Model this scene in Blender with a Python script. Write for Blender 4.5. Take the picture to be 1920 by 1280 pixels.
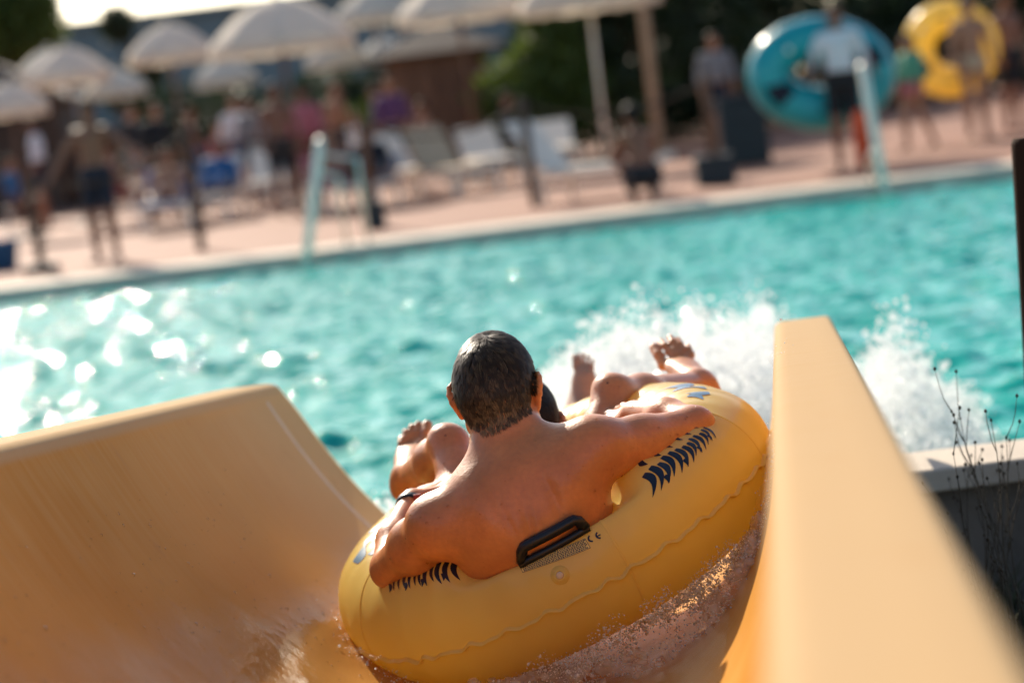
import bpy, math, random
import numpy as np
from mathutils import Vector, Matrix, noise as mnoise
R = math.radians
random.seed(7)
rng = np.random.default_rng(7)
for o in list(bpy.data.objects): bpy.data.objects.remove(o)
S = bpy.context.scene
COL = S.collection

# ------------------------------------------------------------------ camera, sky, sun, exposure
cam = bpy.data.cameras.new('camera'); co = bpy.data.objects.new('camera', cam); COL.objects.link(co)
S.camera = co
pitch, roll = math.atan(440 / 4533.3), R(7.0)
fw = Vector((0, math.cos(pitch), -math.sin(pitch))); r0 = Vector((1, 0, 0)); u0 = r0.cross(fw)
rt = r0 * math.cos(roll) - u0 * math.sin(roll); up = r0 * math.sin(roll) + u0 * math.cos(roll)
m = Matrix((rt, up, -fw)).transposed().to_4x4(); m.translation = Vector((0, 0, 1.36)); co.matrix_world = m
cam.lens = 85; cam.sensor_width = 36; cam.clip_start = .05; cam.clip_end = 1500
cam.dof.use_dof = True; cam.dof.focus_distance = 4.78; cam.dof.aperture_fstop = 2.15
SUN_EL, SUN_AZ = 30, -18.5            # azimuth measured from +Y, negative to the left
W = bpy.data.worlds.new('World'); S.world = W; W.use_nodes = True
wn = W.node_tree.nodes; wl = W.node_tree.links
sky = wn.new('ShaderNodeTexSky'); sky.sky_type = 'NISHITA'; sky.sun_disc = False
sky.sun_elevation = R(SUN_EL); sky.sun_rotation = R(SUN_AZ); sky.dust_density = 1.0; sky.air_density = .8; sky.ozone_density = .2
bg = wn['Background']; bg.inputs[1].default_value = .115; wl.new(sky.outputs[0], bg.inputs[0])
sl = bpy.data.lights.new('sun', 'SUN'); sl.energy = 4.6; sl.angle = R(.53); sl.color = (1, .88, .72)
so = bpy.data.objects.new('sun', sl); COL.objects.link(so)
sd = Vector((math.sin(R(SUN_AZ)) * math.cos(R(SUN_EL)), math.cos(R(SUN_AZ)) * math.cos(R(SUN_EL)), math.sin(R(SUN_EL))))
so.rotation_euler = sd.to_track_quat('Z', 'Y').to_euler(); so.location = (-20, 20, 20)
S.view_settings.view_transform = 'Standard'; S.view_settings.look = 'None'; S.view_settings.exposure = .62; S.view_settings.gamma = 1
S.view_settings.use_curve_mapping = False
S.render.engine = 'CYCLES'; S.cycles.transparent_max_bounces = 24

# ------------------------------------------------------------------ helpers
def lin(r, g, b):
    f = lambda c: (c / 255 / 12.92) if c / 255 < .04045 else ((c / 255 + .055) / 1.055) ** 2.4
    return (f(r), f(g), f(b))
def tag(o, label=None, cat=None, group=None, kind=None):
    if label: o['label'] = label
    if cat: o['category'] = cat
    if group: o['group'] = group
    if kind: o['kind'] = kind
    return o
def empty(name, loc=(0, 0, 0), rz=0, **k):
    o = bpy.data.objects.new(name, None); COL.objects.link(o); o.location = loc; o.rotation_euler.z = rz
    o.empty_display_size = .1
    return tag(o, **k)
def mesh_np(name, V, F, mat=None, parent=None, smooth=True, attr=None):
    V = np.asarray(V, np.float32).reshape(-1, 3); me = bpy.data.meshes.new(name)
    if isinstance(F, np.ndarray): F = [F]
    F = [np.asarray(f, np.int32) for f in F if len(f)]
    me.vertices.add(len(V)); me.vertices.foreach_set('co', V.ravel())
    tot = np.concatenate([np.full(len(f), f.shape[1], np.int32) for f in F]); idx = np.concatenate([f.ravel() for f in F])
    me.loops.add(len(idx)); me.loops.foreach_set('vertex_index', idx.astype(np.int32))
    me.polygons.add(len(tot)); me.polygons.foreach_set('loop_start', np.concatenate([[0], np.cumsum(tot)[:-1]]).astype(np.int32))
    me.polygons.foreach_set('loop_total', tot)
    me.update(calc_edges=True); me.validate()
    if smooth: me.polygons.foreach_set('use_smooth', np.ones(len(me.polygons), bool))
    if attr is not None:
        for k, a in attr.items():
            at_ = me.attributes.new(k, 'FLOAT', 'POINT'); at_.data.foreach_set('value', np.asarray(a, np.float32))
    if mat: me.materials.append(mat)
    o = bpy.data.objects.new(name, me); COL.objects.link(o); o.parent = parent
    return o
class MB:
    """collects simple solids into one mesh"""
    def __init__(s): s.v = []; s.f = []
    def add(s, V, F):
        n = len(s.v); s.v += [tuple(map(float, v)) for v in V]; s.f += [tuple(i + n for i in f) for f in F]; return s
    def box(s, c, d, rz=0, M=None):
        V = []
        for x in (-1, 1):
            for y in (-1, 1):
                for z in (-1, 1): V.append(Vector((x * d[0] / 2, y * d[1] / 2, z * d[2] / 2)))
        M = M or Matrix.Rotation(rz, 3, 'Z')
        V = [M @ v + Vector(c) for v in V]
        return s.add(V, [(0, 1, 3, 2), (4, 6, 7, 5), (0, 4, 5, 1), (2, 3, 7, 6), (0, 2, 6, 4), (1, 5, 7, 3)])
    def tube(s, pts, rad, n=8, cap=True):
        pts = [Vector(p) for p in pts]; rs = rad if isinstance(rad, (list, tuple)) else [rad] * len(pts)
        V = []; ref = None
        for i, p in enumerate(pts):
            t = (pts[min(i + 1, len(pts) - 1)] - pts[max(i - 1, 0)]).normalized()
            if ref is None: ref = Vector((1, 0, 0)) if abs(t.x) < .8 else Vector((0, 1, 0))
            a = (ref - t * ref.dot(t)).normalized(); ref = a; b = t.cross(a)
            for k in range(n): V.append(p + (a * math.cos(2 * math.pi * k / n) + b * math.sin(2 * math.pi * k / n)) * rs[i])
        F = [(i * n + k, i * n + (k + 1) % n, (i + 1) * n + (k + 1) % n, (i + 1) * n + k) for i in range(len(pts) - 1) for k in range(n)]
        if cap: F += [tuple(range(n))[::-1], tuple((len(pts) - 1) * n + k for k in range(n))]
        return s.add(V, F)
    def lathe(s, prof, c, n=16):
        V = [(c[0] + r * math.cos(2 * math.pi * k / n), c[1] + r * math.sin(2 * math.pi * k / n), c[2] + z) for r, z in prof for k in range(n)]
        F = [(i * n + k, i * n + (k + 1) % n, (i + 1) * n + (k + 1) % n, (i + 1) * n + k) for i in range(len(prof) - 1) for k in range(n)]
        return s.add(V, F)
    def build(s, name, mat, parent=None, smooth=False, bevel=0):
        me = bpy.data.meshes.new(name); me.from_pydata(s.v, [], s.f); me.update()
        if smooth: me.polygons.foreach_set('use_smooth', np.ones(len(me.polygons), bool))
        me.materials.append(mat); o = bpy.data.objects.new(name, me); COL.objects.link(o); o.parent = parent
        if bevel:
            b = o.modifiers.new('bevel', 'BEVEL'); b.width = bevel; b.segments = 2; b.limit_method = 'ANGLE'
        return o
def copy_tree(o, parent=None):
    c = o.copy(); COL.objects.link(c); c.parent = parent
    for ch in list(o.children): copy_tree(ch, c)
    return c

# materials ---------------------------------------------------------
MATS = {}
def pm(name, base, rough=.5, var=.0, scale=8, bump=0, bscale=40, metal=0, coat=0, sub=0, subr=(.01, .004, .002), trans=0, ior=1.45, spec=.5, coords='Object', var2=None, detail=4, stretch=None):
    m = bpy.data.materials.new(name); m.use_nodes = True; N = m.node_tree.nodes; L = m.node_tree.links
    b = N['Principled BSDF']; b.inputs['Base Color'].default_value = (*base, 1); b.inputs['Roughness'].default_value = rough
    b.inputs['Metallic'].default_value = metal; b.inputs['Coat Weight'].default_value = coat; b.inputs['Coat Roughness'].default_value = .08
    b.inputs['IOR'].default_value = ior; b.inputs['Specular IOR Level'].default_value = spec; b.inputs['Transmission Weight'].default_value = trans
    if sub:
        b.inputs['Subsurface Weight'].default_value = sub; b.inputs['Subsurface Radius'].default_value = [x / .01 for x in subr]; b.inputs['Subsurface Scale'].default_value = .01
    tc = N.new('ShaderNodeTexCoord'); out = tc.outputs[coords]
    if stretch:
        mp = N.new('ShaderNodeMapping'); mp.inputs['Scale'].default_value = stretch; L.new(out, mp.inputs[0]); out = mp.outputs[0]
    if var or var2:
        n = N.new('ShaderNodeTexNoise'); n.inputs['Scale'].default_value = scale; n.inputs['Detail'].default_value = detail; L.new(out, n.inputs['Vector'])
        r = N.new('ShaderNodeValToRGB'); r.color_ramp.elements[0].position = .32; r.color_ramp.elements[1].position = .68
        c1 = var2 or tuple(x * (1 - var) for x in base); c2 = base if var2 else tuple(min(1, x * (1 + var)) for x in base)
        r.color_ramp.elements[0].color = (*c1, 1); r.color_ramp.elements[1].color = (*c2, 1)
        L.new(n.outputs['Fac'], r.inputs[0]); L.new(r.outputs[0], b.inputs['Base Color'])
    if bump:
        n2 = N.new('ShaderNodeTexNoise'); n2.inputs['Scale'].default_value = bscale; n2.inputs['Detail'].default_value = 5; L.new(out, n2.inputs['Vector'])
        bp = N.new('ShaderNodeBump'); bp.inputs['Strength'].default_value = bump; bp.inputs['Distance'].default_value = .01
        L.new(n2.outputs['Fac'], bp.inputs['Height']); L.new(bp.outputs[0], b.inputs['Normal'])
    MATS[name] = m
    return m
def bsdf(m): return m.node_tree.nodes['Principled BSDF']
def foamy(name, col, tr=.5, alpha=1):
    m = bpy.data.materials.new(name); m.use_nodes = True; N = m.node_tree.nodes; L = m.node_tree.links; N.remove(N['Principled BSDF'])
    d = N.new('ShaderNodeBsdfDiffuse'); d.inputs[0].default_value = (*col, 1); t = N.new('ShaderNodeBsdfTranslucent'); t.inputs[0].default_value = (*col, 1)
    mx = N.new('ShaderNodeMixShader'); mx.inputs[0].default_value = tr; L.new(d.outputs[0], mx.inputs[1]); L.new(t.outputs[0], mx.inputs[2])
    g = N.new('ShaderNodeBsdfGlossy'); g.inputs['Roughness'].default_value = .12
    m2 = N.new('ShaderNodeMixShader'); m2.inputs[0].default_value = .12; L.new(mx.outputs[0], m2.inputs[1]); L.new(g.outputs[0], m2.inputs[2])
    o = m2.outputs[0]
    if alpha < 1:
        tr_ = N.new('ShaderNodeBsdfTransparent'); m3 = N.new('ShaderNodeMixShader'); m3.inputs[0].default_value = alpha
        L.new(tr_.outputs[0], m3.inputs[1]); L.new(o, m3.inputs[2]); o = m3.outputs[0]
    L.new(o, N['Material Output'].inputs[0]); return m
def clear_water(name, tint, rough=.04, bump=.3, bscale=60, body=.0, stretch=(1, 1, 1), dist=.004, ior=1.33, fade=None):
    """thin clear water: see-through with a Fresnel reflection"""
    m = bpy.data.materials.new(name); m.use_nodes = True; N = m.node_tree.nodes; L = m.node_tree.links; N.remove(N['Principled BSDF'])
    t = N.new('ShaderNodeBsdfTransparent'); t.inputs[0].default_value = (*tint, 1)
    g = N.new('ShaderNodeBsdfGlossy'); g.inputs['Roughness'].default_value = rough
    fr = N.new('ShaderNodeFresnel'); fr.inputs[0].default_value = ior
    tc = N.new('ShaderNodeTexCoord'); mp = N.new('ShaderNodeMapping'); mp.inputs['Scale'].default_value = stretch; L.new(tc.outputs['Object'], mp.inputs[0])
    n = N.new('ShaderNodeTexNoise'); n.inputs['Scale'].default_value = bscale; n.inputs['Detail'].default_value = 3; L.new(mp.outputs[0], n.inputs['Vector'])
    bp = N.new('ShaderNodeBump'); bp.inputs['Strength'].default_value = bump; bp.inputs['Distance'].default_value = dist; L.new(n.outputs['Fac'], bp.inputs['Height'])
    L.new(bp.outputs[0], g.inputs['Normal']); L.new(bp.outputs[0], fr.inputs['Normal'])
    fo = fr.outputs[0]
    if fade:
        fa = N.new('ShaderNodeAttribute'); fa.attribute_name = fade; mm = N.new('ShaderNodeMath'); mm.operation = 'MULTIPLY'; L.new(fo, mm.inputs[0]); L.new(fa.outputs['Fac'], mm.inputs[1]); fo = mm.outputs[0]
    mx = N.new('ShaderNodeMixShader'); L.new(fo, mx.inputs[0]); L.new(t.outputs[0], mx.inputs[1]); L.new(g.outputs[0], mx.inputs[2])
    L.new(mx.outputs[0], N['Material Output'].inputs[0]); return m

# implicit surfaces ---------------------------------------------------
def nrm(v): v = np.asarray(v, float); return v / np.linalg.norm(v)
class SDF:
    """smoothly blended tapered limbs, meshed as one continuous surface"""
    def __init__(s): s.p = []
    def cap(s, a, b, ra, rb=None, k=.02, sub=False):
        s.p.append(('c', np.array(a, float), np.array(b, float), ra, ra if rb is None else rb, k, sub)); return s
    def ec(s, a, b, side, r1, r2, k=.03, sub=False):
        """segment with elliptic section: r = (half width along side, half depth)"""
        s.p.append(('e', np.array(a, float), np.array(b, float), np.array(side, float), r1, r2, k, sub)); return s
    def ell(s, c, ax, r, k=.02, sub=False):
        s.p.append(('l', np.array(c, float), np.array([nrm(x) for x in ax]), np.array(r, float), k, sub)); return s
    def bounds(s):
        lo = np.full(3, 1e9); hi = -lo
        for q in s.p:
            if q[-1]: continue
            if q[0] == 'l': pts = [q[1]]; r = q[3].max()
            elif q[0] == 'c': pts = [q[1], q[2]]; r = max(q[3], q[4])
            else: pts = [q[1], q[2]]; r = max(max(q[4]), max(q[5]))
            for p in pts: lo = np.minimum(lo, p - r); hi = np.maximum(hi, p + r)
        return lo, hi
    def mesh(s, h):
        lo, hi = s.bounds(); lo = lo - 4 * h; hi = hi + 4 * h
        n = np.ceil((hi - lo) / h).astype(int) + 1
        phi = np.full(n, .08, np.float32)
        ax = [lo[i] + h * np.arange(n[i]) for i in range(3)]
        for q in s.p:
            k = q[-2]; mar = k + 3 * h + .02
            if q[0] == 'l': pts = [q[1]]; r = q[3].max()
            elif q[0] == 'c': pts = [q[1], q[2]]; r = max(q[3], q[4])
            else: pts = [q[1], q[2]]; r = max(max(q[4]), max(q[5]))
            i0 = np.clip(((np.min(pts, 0) - r - mar - lo) / h).astype(int), 0, n - 1); i1 = np.clip(((np.max(pts, 0) + r + mar - lo) / h).astype(int) + 2, 1, n)
            sl_ = tuple(slice(a, b) for a, b in zip(i0, i1))
            X, Y, Z = np.meshgrid(*[ax[i][sl_[i]].astype(np.float32) for i in range(3)], indexing='ij')
            if q[0] == 'l':
                D = [X - q[1][0], Y - q[1][1], Z - q[1][2]]; A = q[2]; r_ = q[3]
                l = [(D[0] * A[j][0] + D[1] * A[j][1] + D[2] * A[j][2]) / r_[j] for j in range(3)]
                g = [l[j] / r_[j] for j in range(3)]
                k0 = np.sqrt(l[0] ** 2 + l[1] ** 2 + l[2] ** 2); k1 = np.sqrt(g[0] ** 2 + g[1] ** 2 + g[2] ** 2) + 1e-6
                d = k0 * (k0 - 1) / k1
            else:
                a, b = q[1], q[2]; ab = b - a; L2 = max(ab @ ab, 1e-9)
                px, py, pz = X - a[0], Y - a[1], Z - a[2]
                tr = (px * ab[0] + py * ab[1] + pz * ab[2]) / L2; t = np.clip(tr, 0, 1)
                dx, dy, dz = px - t * ab[0], py - t * ab[1], pz - t * ab[2]
                if q[0] == 'c': d = np.sqrt(dx * dx + dy * dy + dz * dz) - (q[3] + (q[4] - q[3]) * t)
                else:
                    axn = nrm(ab); sd_ = nrm(q[3] - axn * (q[3] @ axn)); dp = np.cross(axn, sd_)
                    u = dx * sd_[0] + dy * sd_[1] + dz * sd_[2]; v = dx * dp[0] + dy * dp[1] + dz * dp[2]; w = dx * axn[0] + dy * axn[1] + dz * axn[2]
                    ru = q[4][0] + (q[5][0] - q[4][0]) * t; rv = q[4][1] + (q[5][1] - q[4][1]) * t; rw = np.minimum(ru, rv)
                    k0 = np.sqrt((u / ru) ** 2 + (v / rv) ** 2 + (w / rw) ** 2); k1 = np.sqrt((u / ru ** 2) ** 2 + (v / rv ** 2) ** 2 + (w / rw ** 2) ** 2) + 1e-6
                    d = k0 * (k0 - 1) / k1
                    d = np.where(k0 < 1e-3, -np.minimum(ru, rv), d)
            P = phi[sl_]
            if q[-1]: d2 = -d; hh = np.clip(.5 - .5 * (P - d2) / k, 0, 1); phi[sl_] = P + (d2 - P) * hh + k * hh * (1 - hh)
            else: hh = np.clip(.5 + .5 * (P - d) / k, 0, 1); phi[sl_] = P + (d - P) * hh - k * hh * (1 - hh)
        return nets(phi, lo, h)
def nets(phi, lo, h):
    ins = phi < 0; n = np.array(phi.shape)
    cnt = np.zeros(n - 1, np.int8)
    offs = [(i, j, k) for i in (0, 1) for j in (0, 1) for k in (0, 1)]
    for o in offs: cnt += ins[o[0]:n[0] - 1 + o[0], o[1]:n[1] - 1 + o[1], o[2]:n[2] - 1 + o[2]]
    act = np.argwhere((cnt > 0) & (cnt < 8))
    idx = np.full(n - 1, -1, np.int32); idx[tuple(act.T)] = np.arange(len(act))
    val = {o: phi[act[:, 0] + o[0], act[:, 1] + o[1], act[:, 2] + o[2]] for o in offs}
    acc = np.zeros((len(act), 3)); c = np.zeros(len(act))
    for o in offs:
        for a in range(3):
            if o[a]: continue
            p = list(o); p[a] = 1; p = tuple(p); v0, v1 = val[o], val[p]; mk = (v0 < 0) != (v1 < 0)
            t = np.where(mk, v0 / np.where(mk, v0 - v1, 1), 0)
            pos = np.tile(np.array(o, float), (len(act), 1)); pos[:, a] += t
            acc += pos * mk[:, None]; c += mk
    V = lo + h * (act + acc / c[:, None])
    Q = []
    for a in range(3):
        b, d = (a + 1) % 3, (a + 2) % 3
        s0 = [slice(1, n[i] - 1) for i in range(3)]; s1 = list(s0); s0[a] = slice(0, n[a] - 1); s1[a] = slice(1, n[a])
        A = ins[tuple(s0)]; B = ins[tuple(s1)]; e = np.argwhere(A != B)
        if not len(e): continue
        sgn = A[tuple(e.T)]; e = e + np.array([0 if i == a else 1 for i in range(3)])
        def cell(db, dd): q = e.copy(); q[:, b] += db; q[:, d] += dd; return idx[tuple(q.T)]
        q = np.stack([cell(-1, -1), cell(0, -1), cell(0, 0), cell(-1, 0)], 1)
        q[~sgn] = q[~sgn][:, ::-1]; Q.append(q[(q >= 0).all(1)])
    return V, np.concatenate(Q)
def vnormals(V, F):
    a = V[F[:, 0]]; n = np.cross(V[F[:, 2]] - a, V[F[:, 3 if F.shape[1] > 3 else 1]] - V[F[:, 1]]) if F.shape[1] > 3 else np.cross(V[F[:, 1]] - a, V[F[:, 2]] - a)
    N = np.zeros_like(V)
    for i in range(F.shape[1]): np.add.at(N, F[:, i], n)
    return N / (np.linalg.norm(N, axis=1)[:, None] + 1e-12)
def relax(V, F, it=2, w=.5):
    for _ in range(it):
        A = np.zeros_like(V); c = np.zeros(len(V))
        for i in range(4):
            for j in ((i + 1) % 4, (i + 3) % 4): np.add.at(A, F[:, i], V[F[:, j]]); np.add.at(c, F[:, i], 1)
        V = V * (1 - w) + w * A / np.maximum(c, 1)[:, None]
    return V
def shell(V, F, N, mask, off, name, mat, parent):
    """a garment or hair cap: the masked faces pushed out along their normals, closed by a rim"""
    f = F[mask[F].all(1)]
    if not len(f): return None
    u, inv = np.unique(f, return_inverse=True); f = inv.reshape(f.shape)
    # rim
    E = np.concatenate([np.stack([f[:, i], f[:, (i + 1) % 4]], 1) for i in range(4)]); key = np.sort(E, 1)
    _, first, cn = np.unique(key[:, 0].astype(np.int64) * len(u) + key[:, 1], return_index=True, return_counts=True)
    B = E[first[cn == 1]]; n = len(u)
    rim = np.stack([B[:, 1], B[:, 0], B[:, 0] + n, B[:, 1] + n], 1)
    off = off if np.isscalar(off) else np.asarray(off)[u][:, None]
    return mesh_np(name, np.concatenate([V[u] + N[u] * off, V[u] - N[u] * .001]), [f, rim], mat, parent)
def to_local(V, root): return V - np.array(root.location)
ICO_V = np.array([(0, 0, 1)] + [(math.cos(i * 1.2566) * .8944, math.sin(i * 1.2566) * .8944, .4472) for i in range(5)] + [(math.cos((i + .5) * 1.2566) * .8944, math.sin((i + .5) * 1.2566) * .8944, -.4472) for i in range(5)] + [(0, 0, -1)])
ICO_F = np.array([(0, 1 + i, 1 + (i + 1) % 5) for i in range(5)] + [(1 + i, 6 + i, 1 + (i + 1) % 5) for i in range(5)] + [(1 + (i + 1) % 5, 6 + i, 6 + (i + 1) % 5) for i in range(5)] + [(11, 6 + (i + 1) % 5, 6 + i) for i in range(5)])
def drops(P, r, name, mat, parent=None, stretch=None):
    P = np.asarray(P); r = np.asarray(r); n = len(P)
    T = np.tile(ICO_V, (n, 1, 1)) * (1 + .25 * rng.normal(size=(n, 12, 1))) * r[:, None, None]
    if stretch is not None: T = T * (1 + np.asarray(stretch)[:, None, :])
    V = (T + P[:, None, :]).reshape(-1, 3); F = (ICO_F[None] + 12 * np.arange(n)[:, None, None]).reshape(-1, 3)
    return mesh_np(name, V, F, mat, parent)
def fbm(x, y, z=0, oct_=4):
    return mnoise.fractal(Vector((x, y, z)), 1.0, 2.0, oct_)

# palette
M = {}
M['skin'] = pm('tanned_wet_skin', (.63, .235, .075), .42, .14, 14, .10, 160, sub=.22, subr=(.012, .004, .002))
def skin_detail(m, strength=.5):
    N = m.node_tree.nodes; L = m.node_tree.links; b = bsdf(m); src = b.inputs['Base Color'].links[0].from_socket
    tc = N.new('ShaderNodeTexCoord'); v = N.new('ShaderNodeTexVoronoi'); v.inputs['Scale'].default_value = 24; L.new(tc.outputs['Object'], v.inputs['Vector'])
    mr = N.new('ShaderNodeMapRange'); mr.inputs[1].default_value = .05; mr.inputs[2].default_value = .09; mr.inputs[3].default_value = 1; mr.inputs[4].default_value = 0; L.new(v.outputs['Distance'], mr.inputs[0])
    sp = N.new('ShaderNodeSeparateColor'); L.new(v.outputs['Color'], sp.inputs[0]); gt = N.new('ShaderNodeMath'); gt.operation = 'GREATER_THAN'; gt.inputs[1].default_value = .86; L.new(sp.outputs[0], gt.inputs[0])
    ml = N.new('ShaderNodeMath'); ml.operation = 'MULTIPLY'; L.new(mr.outputs[0], ml.inputs[0]); L.new(gt.outputs[0], ml.inputs[1])
    n2 = N.new('ShaderNodeTexNoise'); n2.inputs['Scale'].default_value = 95; n2.inputs['Detail'].default_value = 5; L.new(tc.outputs['Object'], n2.inputs['Vector'])
    r2 = N.new('ShaderNodeMapRange'); r2.inputs[1].default_value = .35; r2.inputs[2].default_value = .7; r2.inputs[3].default_value = 0; r2.inputs[4].default_value = .35; L.new(n2.outputs['Fac'], r2.inputs[0])
    x1 = N.new('ShaderNodeMix'); x1.data_type = 'RGBA'; L.new(r2.outputs[0], x1.inputs[0]); L.new(src, x1.inputs[6]); x1.inputs[7].default_value = (.46, .15, .06, 1)
    x = N.new('ShaderNodeMix'); x.data_type = 'RGBA'; L.new(ml.outputs[0], x.inputs[0]); L.new(x1.outputs[2], x.inputs[6]); x.inputs[7].default_value = (.10, .035, .02, 1); L.new(x.outputs[2], b.inputs['Base Color'])
skin_detail(M['skin']); bsdf(M['skin']).inputs['Coat Weight'].default_value = .18; bsdf(M['skin']).inputs['Coat Roughness'].default_value = .22
M['skin2'] = pm('paler_skin', (.52, .27, .16), .42, .12, 14, .08, 160, sub=.2, subr=(.012, .004, .002))
M['skinbg'] = pm('sun_tanned_skin', (.42, .20, .11), .5, .1, 6)
M['skinbd'] = pm('deep_tan_skin', (.24, .10, .055), .5, .1, 6)
M['hairbg'] = pm('dark_hair', (.012, .009, .007), .6, .3, 30, .3, 90, spec=.2)
M['tube'] = pm('yellow_vinyl', (.97, .79, .23), .32, .06, 5, .10, 18, coat=.15, sub=.05, subr=(.01, .006, .002))
def add_translucent(m, col, f):
    N = m.node_tree.nodes; L = m.node_tree.links; t = N.new('ShaderNodeBsdfTranslucent'); t.inputs[0].default_value = (*col, 1)
    x = N.new('ShaderNodeMixShader'); x.inputs[0].default_value = f; L.new(bsdf(m).outputs[0], x.inputs[1]); L.new(t.outputs[0], x.inputs[2]); L.new(x.outputs[0], N['Material Output'].inputs[0])
add_translucent(M['tube'], (1., .76, .17), .45)
M['print'] = pm('dark_blue_print', (.006, .018, .042), .35, .2, 20)
M['printw'] = pm('blue_print', (.02, .13, .24), .35, .2, 20)
M['black'] = pm('black_plastic', (.010, .013, .018), .35, .2, 30, .1, 200)
M['concrete'] = pm('pale_coping_stone', (.62, .53, .42), .75, .12, 3, .3, 60)
M['plaster'] = pm('rough_rendered_wall', (.21, .175, .145), .85, .2, 5, .5, 30)
M['white'] = pm('white_painted_metal', (.90, .82, .68), .35, .05, 4)
M['steel'] = pm('brushed_steel', (.6, .6, .58), .3, .05, 10, metal=.9)
M['wood'] = pm('brown_wood', (.16, .075, .04), .65, .3, 6, .4, 60, stretch=(1, 1, .15))
M['woodd'] = pm('dark_weathered_wood', (.07, .042, .028), .7, .3, 6, .4, 60, stretch=(1, 1, .15))
M['rubber'] = pm('black_rubber_block', (.022, .03, .034), .6, .2, 10, .2, 60)
M['cloth'] = pm('white_canvas', (.80, .73, .62), .8, .05, 6)
M['grass'] = pm('dry_dark_grass', (.06, .065, .028), .8, .4, 5)
M['soil'] = pm('dark_soil', (.045, .038, .028), .9, .4, 6, .6, 30)
M['leaf'] = pm('green_leaves', (.075, .115, .022), .55, .4, 3, sub=0)
M['leafd'] = pm('dark_green_leaves', (.022, .04, .014), .6, .4, 3)
M['twig'] = pm('dry_twig', (.075, .055, .035), .8, .3, 20)
for k, c in dict(navy=(.006, .012, .028), blackc=(.01, .01, .013), whitec=(.75, .74, .76), red=(.30, .045, .04), blue=(.03, .13, .30), green=(.10, .35, .22), pink=(.55, .15, .17), purple=(.10, .04, .13), grey=(.22, .22, .23), orange=(.75, .10, .03), teal=(.0, .28, .34), sand=(.55, .40, .25)).items():
    M[k] = pm(k + '_fabric', c, .7, .1, 6)

# ------------------------------------------------------------------ the setting
DECK0, EDGE = .15, 24.4
def deckz(y): return DECK0 + .012 * max(0, y - 25.3)
def gpatch(name, x0, x1, y0, y1, zf, mat, nx=2, ny=2, kind='structure'):
    V = [(x0 + (x1 - x0) * i / (nx - 1), y0 + (y1 - y0) * j / (ny - 1), 0) for j in range(ny) for i in range(nx)]
    V = np.array([(x, y, zf(x, y)) for x, y, _ in V]); F = np.array([(j * nx + i, j * nx + i + 1, (j + 1) * nx + i + 1, (j + 1) * nx + i) for j in range(ny - 1) for i in range(nx - 1)])
    return tag(mesh_np(name, V, F, mat), kind=kind)
gpatch('ground', -600, 600, -200, 900, lambda x, y: -1.2, M['soil'])
gpatch('bank', -14, 14, -8, 6.06, lambda x, y: -.07 + .05 * fbm(x * 1.3, y * 1.3), M['soil'], 90, 60)
# deck of terracotta pavers
dk = pm('terracotta_pavers', (.47, .265, .185), .8, .12, .8, .2, 30)
N_ = dk.node_tree.nodes; L_ = dk.node_tree.links
br = N_.new('ShaderNodeTexBrick'); br.inputs['Scale'].default_value = 4; br.inputs['Color1'].default_value = (.32, .138, .076, 1); br.inputs['Color2'].default_value = (.26, .108, .058, 1); br.inputs['Mortar'].default_value = (.22, .10, .062, 1)
tc_ = N_.new('ShaderNodeTexCoord'); L_.new(tc_.outputs['Object'], br.inputs[0]); L_.new(br.outputs[0], bsdf(dk).inputs['Base Color'])
gpatch('pool_deck', -90, 90, 25.3, 120, lambda x, y: deckz(y), dk)
b = MB().box((0, 24.86, -.32), (180, .92, .94)); cp = tag(b.build('pool_coping', M['concrete'], bevel=.03), kind='structure')
# pool water
def make_water():
    xs = np.concatenate([-np.geomspace(90, 6.2, 16), np.arange(-6.15, 6.2, .046), np.geomspace(6.2, 90, 16)]); ys = np.concatenate([np.arange(6.36, 24.38, .05), [24.42]])
    X, Y = np.meshgrid(xs, ys, indexing='ij'); Z = np.zeros_like(X)
    g = np.random.default_rng(3)
    for i in range(64):
        lam = .15 * (5.5 ** g.random()); th = g.normal(1.75, .7); a = .0126 * lam ** .95 * (.38 if lam > .4 else 1.2)
        ph = g.random() * 6.28; kx, ky = math.cos(th) * 6.283 / lam, math.sin(th) * 6.283 / lam
        q = np.sin(X * kx + Y * ky + ph + .7 * np.sin(X * .9 + i) + .7 * np.sin(Y * .7 - i))
        Z += a * (np.abs(q) * -1.6 + .9 if i % 3 == 0 else q)
    Z *= np.where(np.abs(X) > 7, 0.3, 1) / 1.45
    n, k = X.shape; I = np.arange(n * k).reshape(n, k)
    F = np.stack([I[:-1, :-1], I[1:, :-1], I[1:, 1:], I[:-1, 1:]], -1).reshape(-1, 4)
    wm = pm('pool_water', (.004, .36, .295), .03, .25, .7, .35, 10, ior=1.25, spec=.20, var2=(.006, .43, .35))
    bp = [x for x in wm.node_tree.nodes if x.type == 'BUMP'][0]; bp.inputs['Distance'].default_value = .03; bp.inputs['Strength'].default_value = .6; [x for x in wm.node_tree.nodes if x.type == 'TEX_NOISE'][1].inputs['Detail'].default_value = 2.2
    return tag(mesh_np('pool_water', np.stack([X, Y, Z], -1), F, wm), kind='structure')
make_water()

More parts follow.
